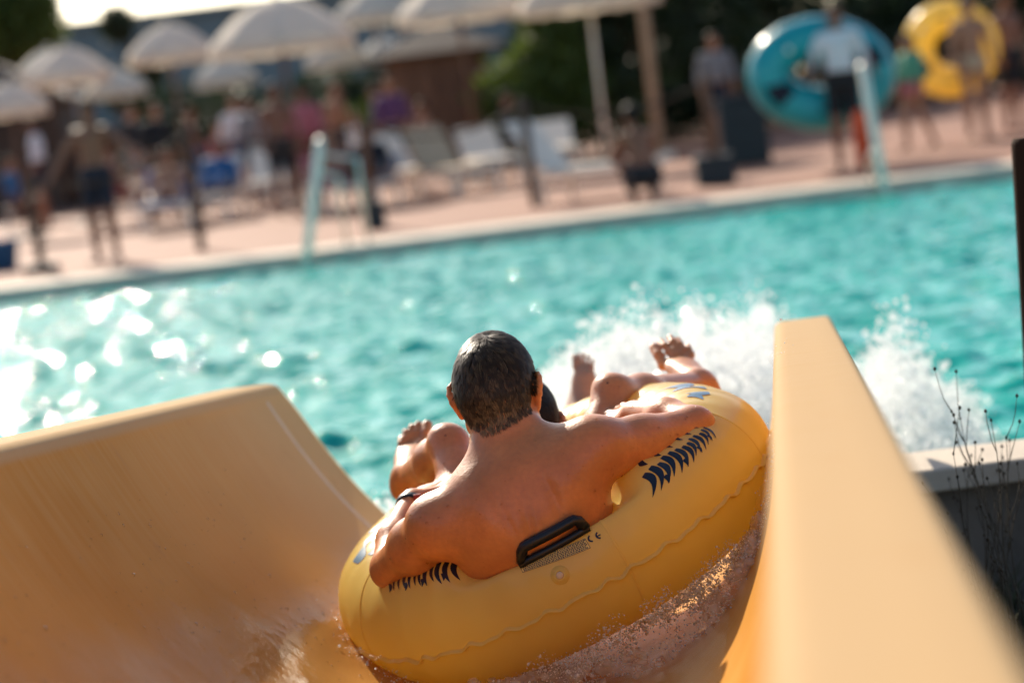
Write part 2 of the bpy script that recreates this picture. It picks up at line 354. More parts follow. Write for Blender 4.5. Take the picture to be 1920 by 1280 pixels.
# near pool wall beside the slide, with its coping slabs
for (x0, x1, nm, lb) in ((.93, 13, 'pool_wall', 'rendered pool wall with pale coping beside the foot of the slide, behind dry weeds'), (-13, -.86, 'pool_wall', 'rendered pool wall behind the raised left edge of the slide')):
    w = empty(nm, ((x0 + x1) / 2, 6.2, -.5), label=lb, cat='wall')
    MB().box((0, .02, .205), (x1 - x0, .22, 1.1)).build('wall_face', M['plaster'], w)
    x = x0
    while x < x1 - .1:
        l = min(1.2, x1 - x); 
        MB().box((x + l / 2 - (x0 + x1) / 2, 0, .79), (l - .006, .31, .06)).build('coping_slab', M['concrete'], w, bevel=.008); x += l

# ------------------------------------------------------------------ the slide
SW, SDp, SEND = .689, .60, 6.70
def slide_c(y): return (.041 + .115 * (y - 6.7), .656 - SDp + .062 * (6.7 - y))       # centre x and floor z
def prof(q, y=6.7):
    if q < 0: return SDp * abs(q) ** 2.4 * (1 + .030 * (6.7 - y))
    return SDp * (1 - math.sqrt(max(0, 1 - min(q, 1) ** 4)))          # steeper right wall
def slide_z(x, y): c, f = slide_c(y); return f + prof(max(-1.02, min(1.02, (x - c) / SW)), y)
def make_slide():
    sec = [(SW * q, prof(q)) for q in np.linspace(-1, .3, 52)] + [(SW * q, prof(q)) for q in np.sqrt(np.sin(np.linspace(math.asin(.33 ** 2), math.pi / 2, 40)))]
    lip = []
    for i in range(1, 7):
        a = R(24 + 66 * i / 6); lip.append((SW + .03 * (math.sin(a) - math.sin(R(24))) * 0 + .055 * (1 - math.cos(R(66 * i / 6))), SDp + .022 * math.sin(R(90 * i / 6))))
    for f in (.06, .10, .14): lip.append((SW + f, SDp + .022))
    for i in range(1, 5): lip.append((SW + .14 + .018 * math.sin(R(90 * i / 4)), SDp + .022 - .018 * (1 - math.cos(R(90 * i / 4)))))
    lip.append((SW + .158, SDp - .05))
    sec = [(-x, z) for x, z in lip[::-1]] + sec + lip
    ys = list(np.arange(-2.0, 6.0, .1)) + list(np.arange(6.0, 6.46, .05)) + list(np.linspace(6.46, 6.7, 16))
    n = len(sec); V = []; hh = []; uu = []; vv = []
    arc = np.concatenate([[0], np.cumsum([math.dist(sec[i], sec[i + 1]) for i in range(n - 1)])])
    for y in ys:
        for i, (x, z) in enumerate(sec):
            e = 0; t = (z - (SDp - .10)) / .122
            if t > 0: e = .10 * (1 - math.sqrt(max(0, 1 - min(t, 1) ** 2)))
            yy = y if y < 6.46 else 6.46 + (y - 6.46) * (.24 - e) / .24
            c, f = slide_c(yy); V.append((c + x, yy, f + (z if x > 0 else z + (prof(max(-1, x / SW), yy) - prof(max(-1, x / SW)))))); hh.append(min(1, z / SDp)); uu.append(arc[i]); vv.append(yy)
    F = np.array([(j * n + i, j * n + i + 1, (j + 1) * n + i + 1, (j + 1) * n + i) for j in range(len(ys) - 1) for i in range(n - 1)])
    root = empty('water_slide', (slide_c(5)[0], 5, -.4), label='wide yellow and orange half-pipe water slide running down into the pool', cat='water slide')
    m = bpy.data.materials.new('slide_gelcoat'); m.use_nodes = True; N = m.node_tree.nodes; L = m.node_tree.links; B = N['Principled BSDF']
    A = {}
    for k in 'huv': A[k] = N.new('ShaderNodeAttribute'); A[k].attribute_name = 's' + k
    cx = N.new('ShaderNodeCombineXYZ'); L.new(A['u'].outputs['Fac'], cx.inputs[0]); L.new(A['v'].outputs['Fac'], cx.inputs[1])
    def noise(sc, scale, det=4):
        mp = N.new('ShaderNodeMapping'); mp.inputs['Scale'].default_value = sc; L.new(cx.outputs[0], mp.inputs[0])
        n_ = N.new('ShaderNodeTexNoise'); n_.inputs['Scale'].default_value = scale; n_.inputs['Detail'].default_value = det; L.new(mp.outputs[0], n_.inputs[0]); return n_.outputs['Fac']
    def mixc(fac, a, b):
        x = N.new('ShaderNodeMix'); x.data_type = 'RGBA'
        if isinstance(fac, float): x.inputs[0].default_value = fac
        else: L.new(fac, x.inputs[0])
        for i, c in ((6, a), (7, b)):
            if isinstance(c, tuple): x.inputs[i].default_value = (*c, 1)
            else: L.new(c, x.inputs[i])
        return x.outputs[2]
    def ramp(f, p0, p1, v0=0., v1=1.):
        r = N.new('ShaderNodeMapRange'); r.interpolation_type = 'SMOOTHSTEP'; L.new(f, r.inputs[0]); r.inputs[1].default_value = p0; r.inputs[2].default_value = p1; r.inputs[3].default_value = v0; r.inputs[4].default_value = v1; return r.outputs[0]
    def mul(a, b):
        x = N.new('ShaderNodeMath'); x.operation = 'MULTIPLY'
        for i, c in enumerate((a, b)):
            if isinstance(c, float): x.inputs[i].default_value = c
            else: L.new(c, x.inputs[i])
        return x.outputs[0]
    base = mixc(ramp(noise((1, .5, 1), 2.2, 3), .35, .65), (.56, .255, .05), (.64, .32, .08))
    chalk = mul(ramp(A['h'].outputs['Fac'], .25, 1.0), ramp(noise((1.3, 14, 1), 3.0, 6), .30, .72))   # faded, scuffed upper wall
    c1 = mixc(mul(chalk, .28), base, (.66, .42, .17))
    fade = ramp(A['v'].outputs['Fac'], 4.7, 6.6, 0., .62)                                             # paler mouth: glancing light on the wall end, put into the colour
    c2 = mixc(fade, c1, (.68, .48, .25))
    scr = ramp(noise((2.5, 60, 1), 3.0, 3), .66, .74, 0., .35)
    c3 = mixc(mul(scr, ramp(A['h'].outputs['Fac'], .3, .7)), c2, (.50, .27, .12))
    c3 = mixc(ramp(A['h'].outputs['Fac'], .97, 1.0, 0., .9), c3, (.56, .385, .205))
    gr = ramp(noise((1, 1, 1), 9, 5), .62, .75, 0., .4); c4 = mixc(gr, c3, (.52, .26, .10))
    L.new(c4, B.inputs['Base Color']); B.inputs['IOR'].default_value = 1.05; B.inputs['Specular IOR Level'].default_value = .4
    rg = N.new('ShaderNodeMath'); rg.operation = 'MULTIPLY_ADD'; L.new(noise((1, 6, 1), 5, 4), rg.inputs[0]); rg.inputs[1].default_value = .22; L.new(ramp(A['h'].outputs['Fac'], .05, .8, .30, .34), rg.inputs[2]); L.new(rg.outputs[0], B.inputs['Roughness'])
    bp = N.new('ShaderNodeBump'); bp.inputs['Strength'].default_value = .12; bp.inputs['Distance'].default_value = .004; L.new(noise((1, 3, 1), 16, 5), bp.inputs['Height']); L.new(bp.outputs[0], B.inputs['Normal'])
    o = mesh_np('chute', np.array(V) - np.array(root.location), F, m, root, attr={'sh': hh, 'su': uu, 'sv': vv})
    s = o.modifiers.new('solid', 'SOLIDIFY'); s.thickness = .012; s.offset = -1
    # moulded joint near the mouth
    V = []; 
    qs = np.linspace(-.985, .985, 60)
    for dy, dz in ((-.020, -.001), (-.008, .0016), (.008, .0016), (.020, -.001)):
        for q in qs:
            c, f = slide_c(6.42 + dy); nx = -(prof(q + .004) - prof(q - .004)) / (.008 * SW); l = math.hypot(nx, 1)
            V.append((c + SW * q + nx / l * dz, 6.42 + dy, f + prof(q, 6.42) + dz / l))
    n = len(qs); F = np.array([(j * n + i, j * n + i + 1, (j + 1) * n + i + 1, (j + 1) * n + i) for j in range(3) for i in range(n - 1)])
    jm = pm('joint_filler', (.62, .40, .20), .4, .1, 20)
    mesh_np('joint_strip', np.array(V) - np.array(root.location), F, jm, root)
    for y in (.6, 3.4, 5.6):
        c, f = slide_c(y)
        for sx in (-.5, .5):
            MB().tube([(c + sx - root.location.x, y - 5, slide_z(c + sx, y) - .10 + .4), (c + sx - root.location.x, y - 5, -.25)], .045, 10).build('support_leg', M['steel'], root)
    # thin sheet of running water
    FE = []
    ys = np.arange(1.0, 6.69, .010); qs = np.linspace(-.90, .80, 120); V = []
    for y in ys:
        c, f = slide_c(y)
        for q in qs:
            x = c + SW * q; lim = .80 - .105 * (min(y, 5.4) - 4) + .05 * fbm(y * 2.6, 5.5, 0, 5) + .012 * fbm(y * 17, 2.5, 0, 3) + .010 * fbm(y * 45, 1.5, 0, 2); e = min((q + lim) / .10, (.80 - q) / .25, 1)
            h = .003 * max(0, e) ** .5 + .0022 * fbm(x * 9 + 3, y * 5, 0, 4) * max(0, e) + .0007 * fbm(x * 34, y * 20, 4, 3) * max(0, e)
            FE.append((.5 if q < -.2 else .2) * max(0, min(1, (q + lim) / .09)) ** 1.3 * (.75 + .5 * fbm(x * 7, y * 2.5, 9, 4)))
            h = max(h, 0)
            V.append((x, y, f + prof(q, y) + h + .001))
    n = len(qs); I = np.arange(len(ys) * n).reshape(len(ys), n); F = np.stack([I[:-1, :-1], I[:-1, 1:], I[1:, 1:], I[1:, :-1]], -1).reshape(-1, 4)
    return tag(mesh_np('running_water', V, F, clear_water('clear_water', (1., 1., 1.), .12, .6, 30, stretch=(1, .45, 1), dist=.003, ior=1.14, fade='film'), attr={'film': FE}), label='shallow sheet of clear water running down the slide floor', cat='water', kind='stuff')
make_slide()

# ------------------------------------------------------------------ the inflatable tube
TC = np.array((0.03544, 5.25416, 0.42895)); TA, TB, TR = 0.3365, 0.4294, 0.1518
TE1 = np.array((0.87260, 0.32377, 0.36571)); TE2 = np.array((-0.32166, 0.94437, -0.06859)); TN = np.array((-0.36758, -0.05778, 0.92820))
DENT_C, DENT_W = -110., 27.
def tube_path(t):
    ct, st = np.cos(t), np.sin(t); k = np.clip(np.abs(st) / .35, 0, 1)
    x = ct * TA; y = st * TA + (TB - TA) * np.clip(st / .35, -1, 1); nx, ny = ct, st * k ** .5; l = np.hypot(nx, ny)
    return x, y, nx / l, ny / l
def tube_surf(t, s, off=0., dent=True):
    t = np.asarray(t, float); s = np.asarray(s, float)
    px, py, nx, ny = tube_path(t)
    td = (np.degrees(t) - DENT_C + 180) % 360 - 180
    dn = np.exp(-(td / DENT_W) ** 6) if dent else 0 * t               # pressed flat where the man leans on it
    rr = TR + off + .0016 * np.sin(t * 46 + 2 * np.sin(t * 5)) * np.clip(np.cos(s - R(95)), 0, 1) ** 2 + .0012 * np.sin(t * 31) * np.clip(np.cos(s - R(10)), 0, 1) ** 3
    cs, sn = np.cos(s), np.sin(s); k0 = math.sin(R(37))
    sq = np.where(cs > 0, np.where(sn > k0, k0 - (sn - k0) * .55, sn), np.where(sn > 0, sn * (k0 - (1 - k0) * .55), sn))
    snz = sn * (1 - dn) + sq * dn
    X = px + nx * rr * cs; Y = py + ny * rr * cs; Z = rr * snz
    return TC + X[..., None] * TE1 + Y[..., None] * TE2 + Z[..., None] * TN
D_ = np.radians
def make_tube():
    root = empty('swim_tube', tuple(TC), label='yellow inflatable two-person tube carrying two riders down the slide', cat='inflatable tube')
    T, Sg = np.meshgrid(np.linspace(0, 2 * np.pi, 360, endpoint=False), np.linspace(0, 2 * np.pi, 72, endpoint=False), indexing='ij')
    V = tube_surf(T, Sg).reshape(-1, 3)
    I = np.arange(360 * 72).reshape(360, 72); F = np.stack([I, np.roll(I, -1, 0), np.roll(np.roll(I, -1, 0), -1, 1), np.roll(I, -1, 1)], -1).reshape(-1, 4)
    mesh_np('ring', V - TC, F, M['tube'], root)
    # wavy welded seam flange round the outside
    t = np.linspace(0, 2 * np.pi, 900, endpoint=False); s0 = R(-7) + .024 * np.sin(t * 41 + 1.3 * np.sin(t * 7)) + .014 * np.sin(t * 67 + 2)
    rows = [tube_surf(t, s0 + ds, of) for ds, of in ((.040, -.002), (.018, .0022), (.008, .0085), (-.008, .0085), (-.016, .002), (-.036, -.002))]
    V = np.stack(rows, 1).reshape(-1, 3); k = len(rows); I = np.arange(900 * k).reshape(900, k)
    F = np.stack([I[:, :-1], np.roll(I, -1, 0)[:, :-1], np.roll(I, -1, 0)[:, 1:], I[:, 1:]], -1).reshape(-1, 4)
    mesh_np('welded_seam', V - TC, F, M['tube'], root)
    for td in (-178, -97, -44, 20, 90, 135):                                # welded panel joints
        s = np.linspace(R(-40), R(140), 60); V = []
        for dt, of in ((-.008, -.001), (-.003, .0014), (.003, .0014), (.008, -.001)): V.append(tube_surf(np.full(60, R(td) + dt), s, of))
        V = np.stack(V, 1).reshape(-1, 3); I = np.arange(240).reshape(60, 4)
        mesh_np('panel_joint', V - TC, np.stack([I[:-1, :-1], I[1:, :-1], I[1:, 1:], I[:-1, 1:]], -1).reshape(-1, 4), M['tube'], root)
    def patch(name, poly_fn, mat, off=.0012, n=14, parent=root):
        """a printed shape: centre line with half-widths in (t,s) degrees"""
        V = []
        for i in range(n):
            f = i / (n - 1); (tc, sc), (wt, ws) = poly_fn(f)
            for e in (-1, -.4, .4, 1): V.append(tube_surf(R(tc + wt * e), R(sc + ws * e), off))
        V = np.array(V); I = np.arange(n * 4).reshape(n, 4)
        return mesh_np(name, V - TC, np.stack([I[:-1, :-1], I[:-1, 1:], I[1:, 1:], I[1:, :-1]], -1).reshape(-1, 4), mat, parent)
    def claw(t0, s0, t1, s1, w, bend, mat):
        def fn(f):
            wd = w * math.sin(math.pi * min(1, .14 + .86 * f) ** .8) ** .8 if f < 1 else 0
            return (t0 + (t1 - t0) * f + bend * math.sin(math.pi * f), s0 + (s1 - s0) * f), (wd, wd * .35)
        return patch('print_mark', fn, mat)
    g = random.Random(4)
    t = -80.5
    for i in range(13):                                                      # right-hand band of claw marks
        big = 1.5 - .07 * i; st = 52 - .55 * i
        claw(t + .8, st + g.uniform(-2, 2), t - 1.6 * big, 30 + .35 * i + g.uniform(-1.5, 1.5), .80 * big, 1.3 * big, M['print'])
        if i % 2 == 1: claw(t + 1.6, st + 13, t + 1.3, st + 3, .7 * big, -.8, M['print'])
        if i % 3 == 1: claw(t + 1.5, 37 + .3 * i, t + .8, 30 + .4 * i, .55 * big, .5, M['print'])
        t += 2.55 * (.95 ** i) + .25
    t = -139.5
    for i in range(12):                                                      # left-hand band
        big = 1.35 - .06 * i
        claw(t, 72 - .3 * i + g.uniform(-2, 2), t + 1.4 * big, 47 + .5 * i + g.uniform(-2, 2), .75 * big, -1.3 * big, M['print'])
        if i % 2 == 1: claw(t - 1.0, 80, t - .6, 70, .7, .6, M['print'])
        if i % 3 == 1: claw(t - 1.4, 56, t - .6, 49, .6, .4, M['print'])
        t -= 2.5 * (.96 ** i) + .35
    for (t0, s0, t1, s1, w, bd) in ((167, 66, 160, 84, 3.0, 3), (163, 80, 152, 96, 2.6, -3), (172, 78, 168, 98, 2.4, 2), (-33, 62, -30, 76, 2.2, 2), (-27, 58, -24, 78, 2.4, -2), (-20, 60, -16, 84, 2.4, 2), (-12, 62, -8, 88, 2.2, -2), (146, 80, 140, 100, 3, 2)): claw(t0, s0, t1, s1, w, bd, M['printw'])
    # warning label with rows of tiny print, frame, CE mark
    lbl = patch('warning_label', lambda f: ((-119.8 + 17.2 * f, 33.4 - 7.6 * f), (0, 4.0)), pm('label_ink_ground', (.88, .66, .20), .4), .0009, 30)
    def ink(fn, off=.0016, n=6): return patch('label_print', fn, M['print'], off, n, lbl)
    for e in (-4.0, 4.0): ink(lambda f: ((-119.8 + 17.2 * f, 33.4 - 7.6 * f + e), (0, .16)), n=30)
    for f0 in (0, 1): ink(lambda f: ((-119.8 + 17.2 * f0, 33.4 - 7.6 * f0 - 4 + 8 * f), (.05, 0)))
    Vr, Fr = [], []
    for r_ in range(6):
        f = .025
        while f < .96:
            w_ = g.uniform(.010, .034); e = 3.05 - r_ * 1.22
            tc, sc = -119.8 + 17.2 * (f + w_ / 2), 33.4 - 7.6 * (f + w_ / 2) + e; n0 = len(Vr)
            for a, b_ in ((-1, -1), (1, -1), (1, 1), (-1, 1)): Vr.append(tube_surf(R(tc + a * 8.2 * w_), R(sc + b_ * .40), .0017))
            Fr.append((n0, n0 + 1, n0 + 2, n0 + 3)); f += w_ + .008
    mesh_np('label_text', np.array(Vr) - TC, np.array(Fr), M['print'], lbl)
    for k_, t0 in ((0, -101.2), (1, -99.2)):                                  # C and E
        patch('ce_mark', lambda f: ((t0 - 1.0 * math.sin(R(30 + 120 * f) if 0 else R(20 + 140 * f)) + .25, 27.6 - .8 * k_ + 2.6 * math.cos(R(20 + 140 * f))), (-.22 * math.sin(R(20 + 140 * f)), .55 * math.cos(R(20 + 140 * f)))), M['print'], .0014, 14)
    patch('ce_mark', lambda f: ((-99.8 + .9 * f, 26.8 - .2 * f), (0, .42)), M['print'], .0015, 4)
    # valve
    c = tube_surf(R(-111.9), R(15)); nn = nrm(tube_surf(R(-111.9), R(15), .01) - c); a = nrm(np.cross(nn, TE1)); b2 = np.cross(nn, a)
    def disc(name, prof_, mat):
        V = []; n = 24
        for r_, z_ in prof_:
            for i in range(n): V.append(c + (a * math.cos(i * 2 * math.pi / n) + b2 * math.sin(i * 2 * math.pi / n)) * r_ + nn * z_)
        I = np.arange(len(prof_) * n).reshape(-1, n); F = np.stack([I[:-1], np.roll(I[:-1], -1, 1), np.roll(I[1:], -1, 1), I[1:]], -1).reshape(-1, 4)
        return mesh_np(name, np.array(V) - TC, F, mat, root)
    disc('valve_patch', ((.019, -.001), (.0185, .0016), (.012, .002), (.0115, .0032), (.008, .0035), (.0075, .001)), M['tube'])
    disc('valve_plug', ((.0078, .001), (.0072, .005), (.005, .0062), (.0001, .006)), pm('valve_plastic', (.62, .50, .36), .4))
    # moulded black handles, each a padded loop on two lugs
    def handle(t0, t1, s0, s1, lift, h=.0):
        pts = [tube_surf(R(t0), R(s0), .002)]
        n = 18
        for i in range(n + 1):
            f = i / n; e = min(1, min(f, 1 - f) / .10); e = math.sin(e * math.pi / 2)
            pts.append(tube_surf(R(t0 + (t1 - t0) * f), R(s0 + (s1 - s0) * e), .002) + TN * lift * e - TE2 * .012 * e * (s0 < 60))
        pts.append(tube_surf(R(t1), R(s0), .002))
        mb = MB(); mb.tube([p - TC for p in pts], .0115, 10); o = mb.build('grab_handle', M['black'], root, smooth=True)
        p2 = []; 
        for i in range(13): f = i / 12; p2.append(tube_surf(R(t0 - .8 + (t1 - t0 + 1.6) * f), R(s0 - 1.0), .004) - TC)
        MB().tube(p2, .0085, 8).build('handle_base', M['black'], root, smooth=True)
    handle(-119.0, -101.2, 36.5, 37.5, .028)
    handle(128, 146, 118, 126, .02); handle(52, 34, 118, 126, .02)
make_tube()

# ------------------------------------------------------------------ the riders
A3 = lambda *p: np.array(p, float)
def hand(S_, wrist, fwd, palm, thumb, sc=1., curl=.5, k=.006):
    """wrist point, direction of the fingers, palm normal (the side they curl to), thumb side"""
    fwd, palm, thumb = nrm(fwd), nrm(palm), nrm(thumb)
    S_.ec(wrist, wrist + fwd * .075 * sc, thumb, (.026 * sc, .017 * sc), (.040 * sc, .014 * sc), .02)
    for i, (off, ln, r) in enumerate(((.030, .074, .0086), (.010, .083, .0090), (-.010, .076, .0086), (-.029, .060, .0076))):
        p = wrist + fwd * (.078 - .004 * abs(i - 1)) * sc + thumb * off * sc; d = nrm(fwd + thumb * off * 2.0)
        for j, f in enumerate((.45, .30, .25)):
            a = curl * (j + .6) * .8; dd = nrm(d * math.cos(a) + palm * math.sin(a)); q = p + dd * ln * f * sc
            S_.cap(p, q, r * sc * (1 - .08 * j), r * sc * (.94 - .08 * j), k); p = q
    p = wrist + fwd * .022 * sc + thumb * .026 * sc; d = nrm(fwd * .75 + thumb * .8 + palm * .25)
    for j, l in enumerate((.042, .034, .026)):
        q = p + d * l * sc; S_.cap(p, q, (.0135 - .0022 * j) * sc, (.0115 - .002 * j) * sc, k); p = q; d = nrm(d + fwd * .25 + palm * curl * .4)
def foot(S_, ankle, heel, ball, tips, bases, big_side, dorsal, k=.005, w=.040, tr=.0108):
    S_.cap(ankle, heel, .031, .029, .03); S_.ec(heel * .55 + ankle * .45, ball, big_side, (.030, .034), (w, .0165), .03)
    S_.ec(ankle, ball * .8 + ankle * .2, big_side, (.028, .028), (w * .75, .015), .03)
    for i, (t, b) in enumerate(zip(tips, bases)):
        r = tr * (1.32 if i == 0 else 1 - .06 * i); m = (t + b) / 2 + dorsal * .006
        S_.cap(b * .6 + ball * .4, b, r, r, .012); S_.cap(b, m, r * .95, r * .86, k); S_.cap(m, t, r * .9, r * .95, k)
def head(S_, c, f, u, sc=1., ears=True):
    """c = head centre, f = facing, u = up"""
    f = nrm(f); u = nrm(u - f * (np.dot(u, f))); r = np.cross(f, u); ax = [r, f, u]
    P = lambda x, y, z: c + (r * x + f * y + u * z) * sc
    S_.ell(P(0, -.012, .022), ax, A3(.0765, .098, .092) * sc, .03)
    S_.ell(P(0, -.050, .0), ax, A3(.066, .052, .070) * sc, .03)
    S_.ell(P(0, .030, -.045), ax, A3(.058, .062, .075) * sc, .03)
    S_.ell(P(0, .055, -.098), ax, A3(.034, .036, .024) * sc, .03)                     # chin
    for s in (-1, 1):
        S_.cap(P(s * .052, .0, -.065), P(s * .030, .062, -.095), .018 * sc, .016 * sc, .03)  # jaw
        S_.ell(P(s * .036, .078, -.022), ax, A3(.022, .018, .018) * sc, .015)           # cheek bone
        S_.ell(P(s * .031, .094, .012), ax, A3(.017, .013, .011) * sc, .008, True)      # eye socket
        S_.ell(P(s * .031, .078, .012), ax, A3(.014, .013, .011) * sc, .003)            # eyeball and lids
        S_.cap(P(s * .014, .090, .031), P(s * .048, .078, .030), .008 * sc, .006 * sc, .012)
    S_.cap(P(0, .090, .018), P(0, .112, -.026), .009 * sc, .012 * sc, .012); S_.ell(P(0, .102, -.031), ax, A3(.018, .012, .009) * sc, .008)
    S_.ell(P(0, .093, -.058), ax, A3(.024, .010, .006) * sc, .005); S_.ell(P(0, .091, -.070), ax, A3(.020, .010, .007) * sc, .005)
    if ears:
        for s in (-1, 1):
            e = P(s * .0745, -.004, -.012); en = nrm(r * s * .90 + f * .42); eb = nrm(np.cross(u, en)); eu = np.cross(en, eb)
            eb = -eb if np.dot(eb, f) > 0 else eb                                        # towards the back
            Q = lambda b, z, n=0: e + eb * b * sc + u * z * sc + en * n * sc
            S_.ell(Q(.010, .002), [eb, u, en], A3(.017, .029, .0055) * sc, .006)
            pts = [Q(-.006, .018, .004), Q(.000, .029, .007), Q(.012, .034, .009), Q(.023, .027, .010), Q(.027, .012, .009), Q(.023, -.005, .007), Q(.014, -.018, .005), Q(.004, -.029, .003)]
            for a, b in zip(pts[:-1], pts[1:]): S_.cap(a, b, .0048 * sc, .0048 * sc, .005)
            S_.ell(Q(.004, -.029, .003), [eb, u, en], A3(.009, .011, .005) * sc, .006)
            S_.ell(Q(.006, -.004, .012), [eb, u, en], A3(.009, .014, .008) * sc, .005, True)
    return r, f, u
def hairmask(V, c, f, u, sc=1., nape=-.078, margin=0.):
    f = nrm(f); u = nrm(u - f * np.dot(u, f)); r = np.cross(f, u); d = (V - c) / sc
    x, y, z = d @ r, d @ f, d @ u
    back = np.clip((-y - .005) / .035, 0, 1); front = np.clip((y - .03) / .04, 0, 1)
    line = -.010 * (1 - back) + nape * back; line = np.where(front > 0, line + (.072 - line) * front, line)
    line = np.where((np.abs(x) > .055) & (y < .02) & (y > -.045), np.maximum(line, .000 + (-y - .005) * -1.6 * (y < -.005)), line)
    line = line + .60 * np.maximum(0, np.abs(x) - .012) * back
    return (z > line + margin) & (np.linalg.norm(d, axis=1) < .145) & (np.abs(x) < .0835)
def man():
    S_ = SDF(); J = dict(pel=(-0.0065, 5.1400, 0.3144), lum=(-0.0082, 4.8650, 0.4351), mid=(-0.0037, 4.8050, 0.5271), upr=(-0.0137, 4.8100, 0.6040), c7=(-0.0329, 4.8350, 0.6485), nk=(-0.0369, 4.8600, 0.7112), hd=(-0.0411, 4.9000, 0.7904),
        ls=(-0.1854, 4.8000, 0.5429), rs=(0.1395, 4.8100, 0.6569), le=(-0.3109, 5.0000, 0.4311), lw=(-0.2569, 5.2100, 0.5333), re=(0.3532, 4.9600, 0.6562), rw=(0.2434, 5.1700, 0.6699),
        lh=(-0.0957, 5.1000, 0.3453), rh=(0.0447, 5.1000, 0.3652), lk=(-0.1697, 5.4200, 0.6181), rk=(0.2117, 5.4000, 0.6883), la=(-0.2850, 5.7800, 0.5045), ra=(0.4286, 5.7500, 0.6430))
    J = {k: A3(*v) for k, v in J.items()}
    side = nrm(J['rs'] - J['ls']); spine = nrm(J['c7'] - J['lum']); bk = nrm(np.cross(side, spine)); bk = -bk if bk[1] > 0 else bk   # bk points at the viewer
    S_.ec(J['pel'], J['lum'], side, (.150, .100), (.138, .090), .04)
    S_.ec(J['lum'], J['mid'], side, (.142, .094), (.158, .100), .04)
    S_.ec(J['mid'], J['upr'] + spine * .0, side, (.158, .100), (.140, .090), .05)
    S_.ec(J['upr'] - side * .09, J['upr'] + side * .09, spine, (.060, .070), (.060, .070), .04)
    for s, sh in ((-1, J['ls']), (1, J['rs'])):
        S_.ec(J['mid'] + side * s * .118 + spine * .075, J['lum'] + side * s * .095 + spine * .02, side, (.044, .080), (.036, .066), .04)   # latissimus
        S_.cap(J['upr'] + side * s * .07 + bk * .004, sh, .058, .056, .04)                       # shoulder girdle
        S_.cap(J['nk'] + side * s * .026 + bk * .010, sh * .60 + J['c7'] * .40 + spine * .010, .034, .030, .04)   # trapezius
        S_.ec(J['c7'] + bk * .02 - spine * .02, sh * .55 + J['upr'] * .45 + bk * .012, spine, (.045, .04), (.05, .045), .04)
        S_.ell(sh + side * s * .004, [side, bk, spine], (.058, .058, .060), .03)                  # deltoid
        S_.cap(J['mid'] + side * s * .07 - bk * .06 + spine * .05, sh - bk * .03, .05, .045, .04)   # chest
    S_.cap(J['lum'] + bk * .104, J['c7'] - spine * .07 + bk * .094, .007, .006, .04, True)       # spine furrow
    S_.cap(J['c7'], J['nk'], .061, .057, .04); S_.cap(J['nk'], J['hd'] - A3(0, -.01, .03), .057, .054, .03)
    hf, hu = A3(.26, 1, -.10), A3(-.015, .06, 1)
    head(S_, J['hd'], hf, hu, 1.03)
    # arms
    def limb(a, b, r1, rm, r2, bow, k=.03):
        mid = a * .55 + b * .45 + bow; S_.cap(a, mid, r1, rm, k); S_.cap(mid, b, rm, r2, k)
    limb(J['rs'], J['re'], .057, .053, .041, A3(0, 0, -.008)); 
    limb(J['re'], J['rw'], .041, .041, .029, A3(0, 0, .006), .02)
    limb(J['ls'], J['le'], .057, .054, .041, A3(-.004, 0, 0)); 
    limb(J['le'], J['lw'], .041, .040, .028, A3(-.012, 0, -.004), .015)
    hand(S_, J['rw'], A3(-.75, .6, -.25), A3(0, -.2, -1), A3(.3, .6, .4), 1., .5)
    hand(S_, J['lw'], A3(.35, .85, .12), A3(.35, .2, -1), A3(.9, -.25, .25), 1., .55)
    # legs
    for h, kn, an, bw in ((J['lh'], J['lk'], J['la'], A3(.0, -.01, -.012)), (J['rh'], J['rk'], J['ra'], A3(0, -.01, -.012))):
        S_.cap(h, h * .5 + kn * .5, .082, .070, .05); S_.cap(h * .5 + kn * .5, kn, .068, .042, .03)
        S_.ell(kn + A3(0, .01, .006), [side, A3(0, 1, 0), A3(0, 0, 1)], (.035, .040, .036), .02)
        m_ = kn * .68 + an * .32 + bw; S_.cap(kn, m_, .041, .050, .03); S_.cap(m_, an, .050, .033, .03)
    T = lambda L_: [A3(*p) for p in L_]
    foot(S_, J['ra'], A3(*(0.4541, 5.7600, 0.6101)), A3(*(0.4015, 5.9000, 0.6821)), T([(0.3490, 5.9700, 0.7214), (0.3674, 5.9850, 0.7324), (0.3911, 5.9850, 0.7403), (0.4096, 5.9750, 0.7336), (0.4305, 5.9600, 0.7177)]),
         T([(0.3634, 5.9200, 0.6820), (0.3853, 5.9400, 0.7092), (0.4018, 5.9400, 0.7139), (0.4178, 5.9300, 0.7103), (0.4355, 5.9200, 0.6984)]), A3(-1, 0, .1), A3(-.2, -.6, .6))
    foot(S_, J['la'], A3(*(-0.3046, 5.7900, 0.4752)), A3(*(-0.2791, 5.9300, 0.5451)), T([(-0.2352, 5.9800, 0.5974), (-0.2564, 5.9900, 0.6014), (-0.2744, 5.9900, 0.5968), (-0.2913, 5.9800, 0.5881), (-0.3048, 5.9700, 0.5736)]),
         T([(-0.2444, 5.9500, 0.5608), (-0.2636, 5.9600, 0.5591), (-0.2800, 5.9600, 0.5557), (-0.2948, 5.9500, 0.5522), (-0.3071, 5.9400, 0.5471)]), A3(1, 0, .1), A3(.1, -.6, .6))
    V, F = S_.mesh(.0042); V = relax(V, F, 1, .4)
    # even out the broad muscles of the back, fading towards neck, arms and waist
    cb = J['mid'] + spine * .05; dv = V - cb; lu, ls_ = dv @ spine, dv @ side
    wt = np.clip(1.15 - np.sqrt((ls_ / .235) ** 2 + (lu / .175) ** 2) ** 3, 0, 1) * np.clip((dv @ bk + .03) / .04, 0, 1); on = wt[F].max(1) > 0; Fb = F[on]
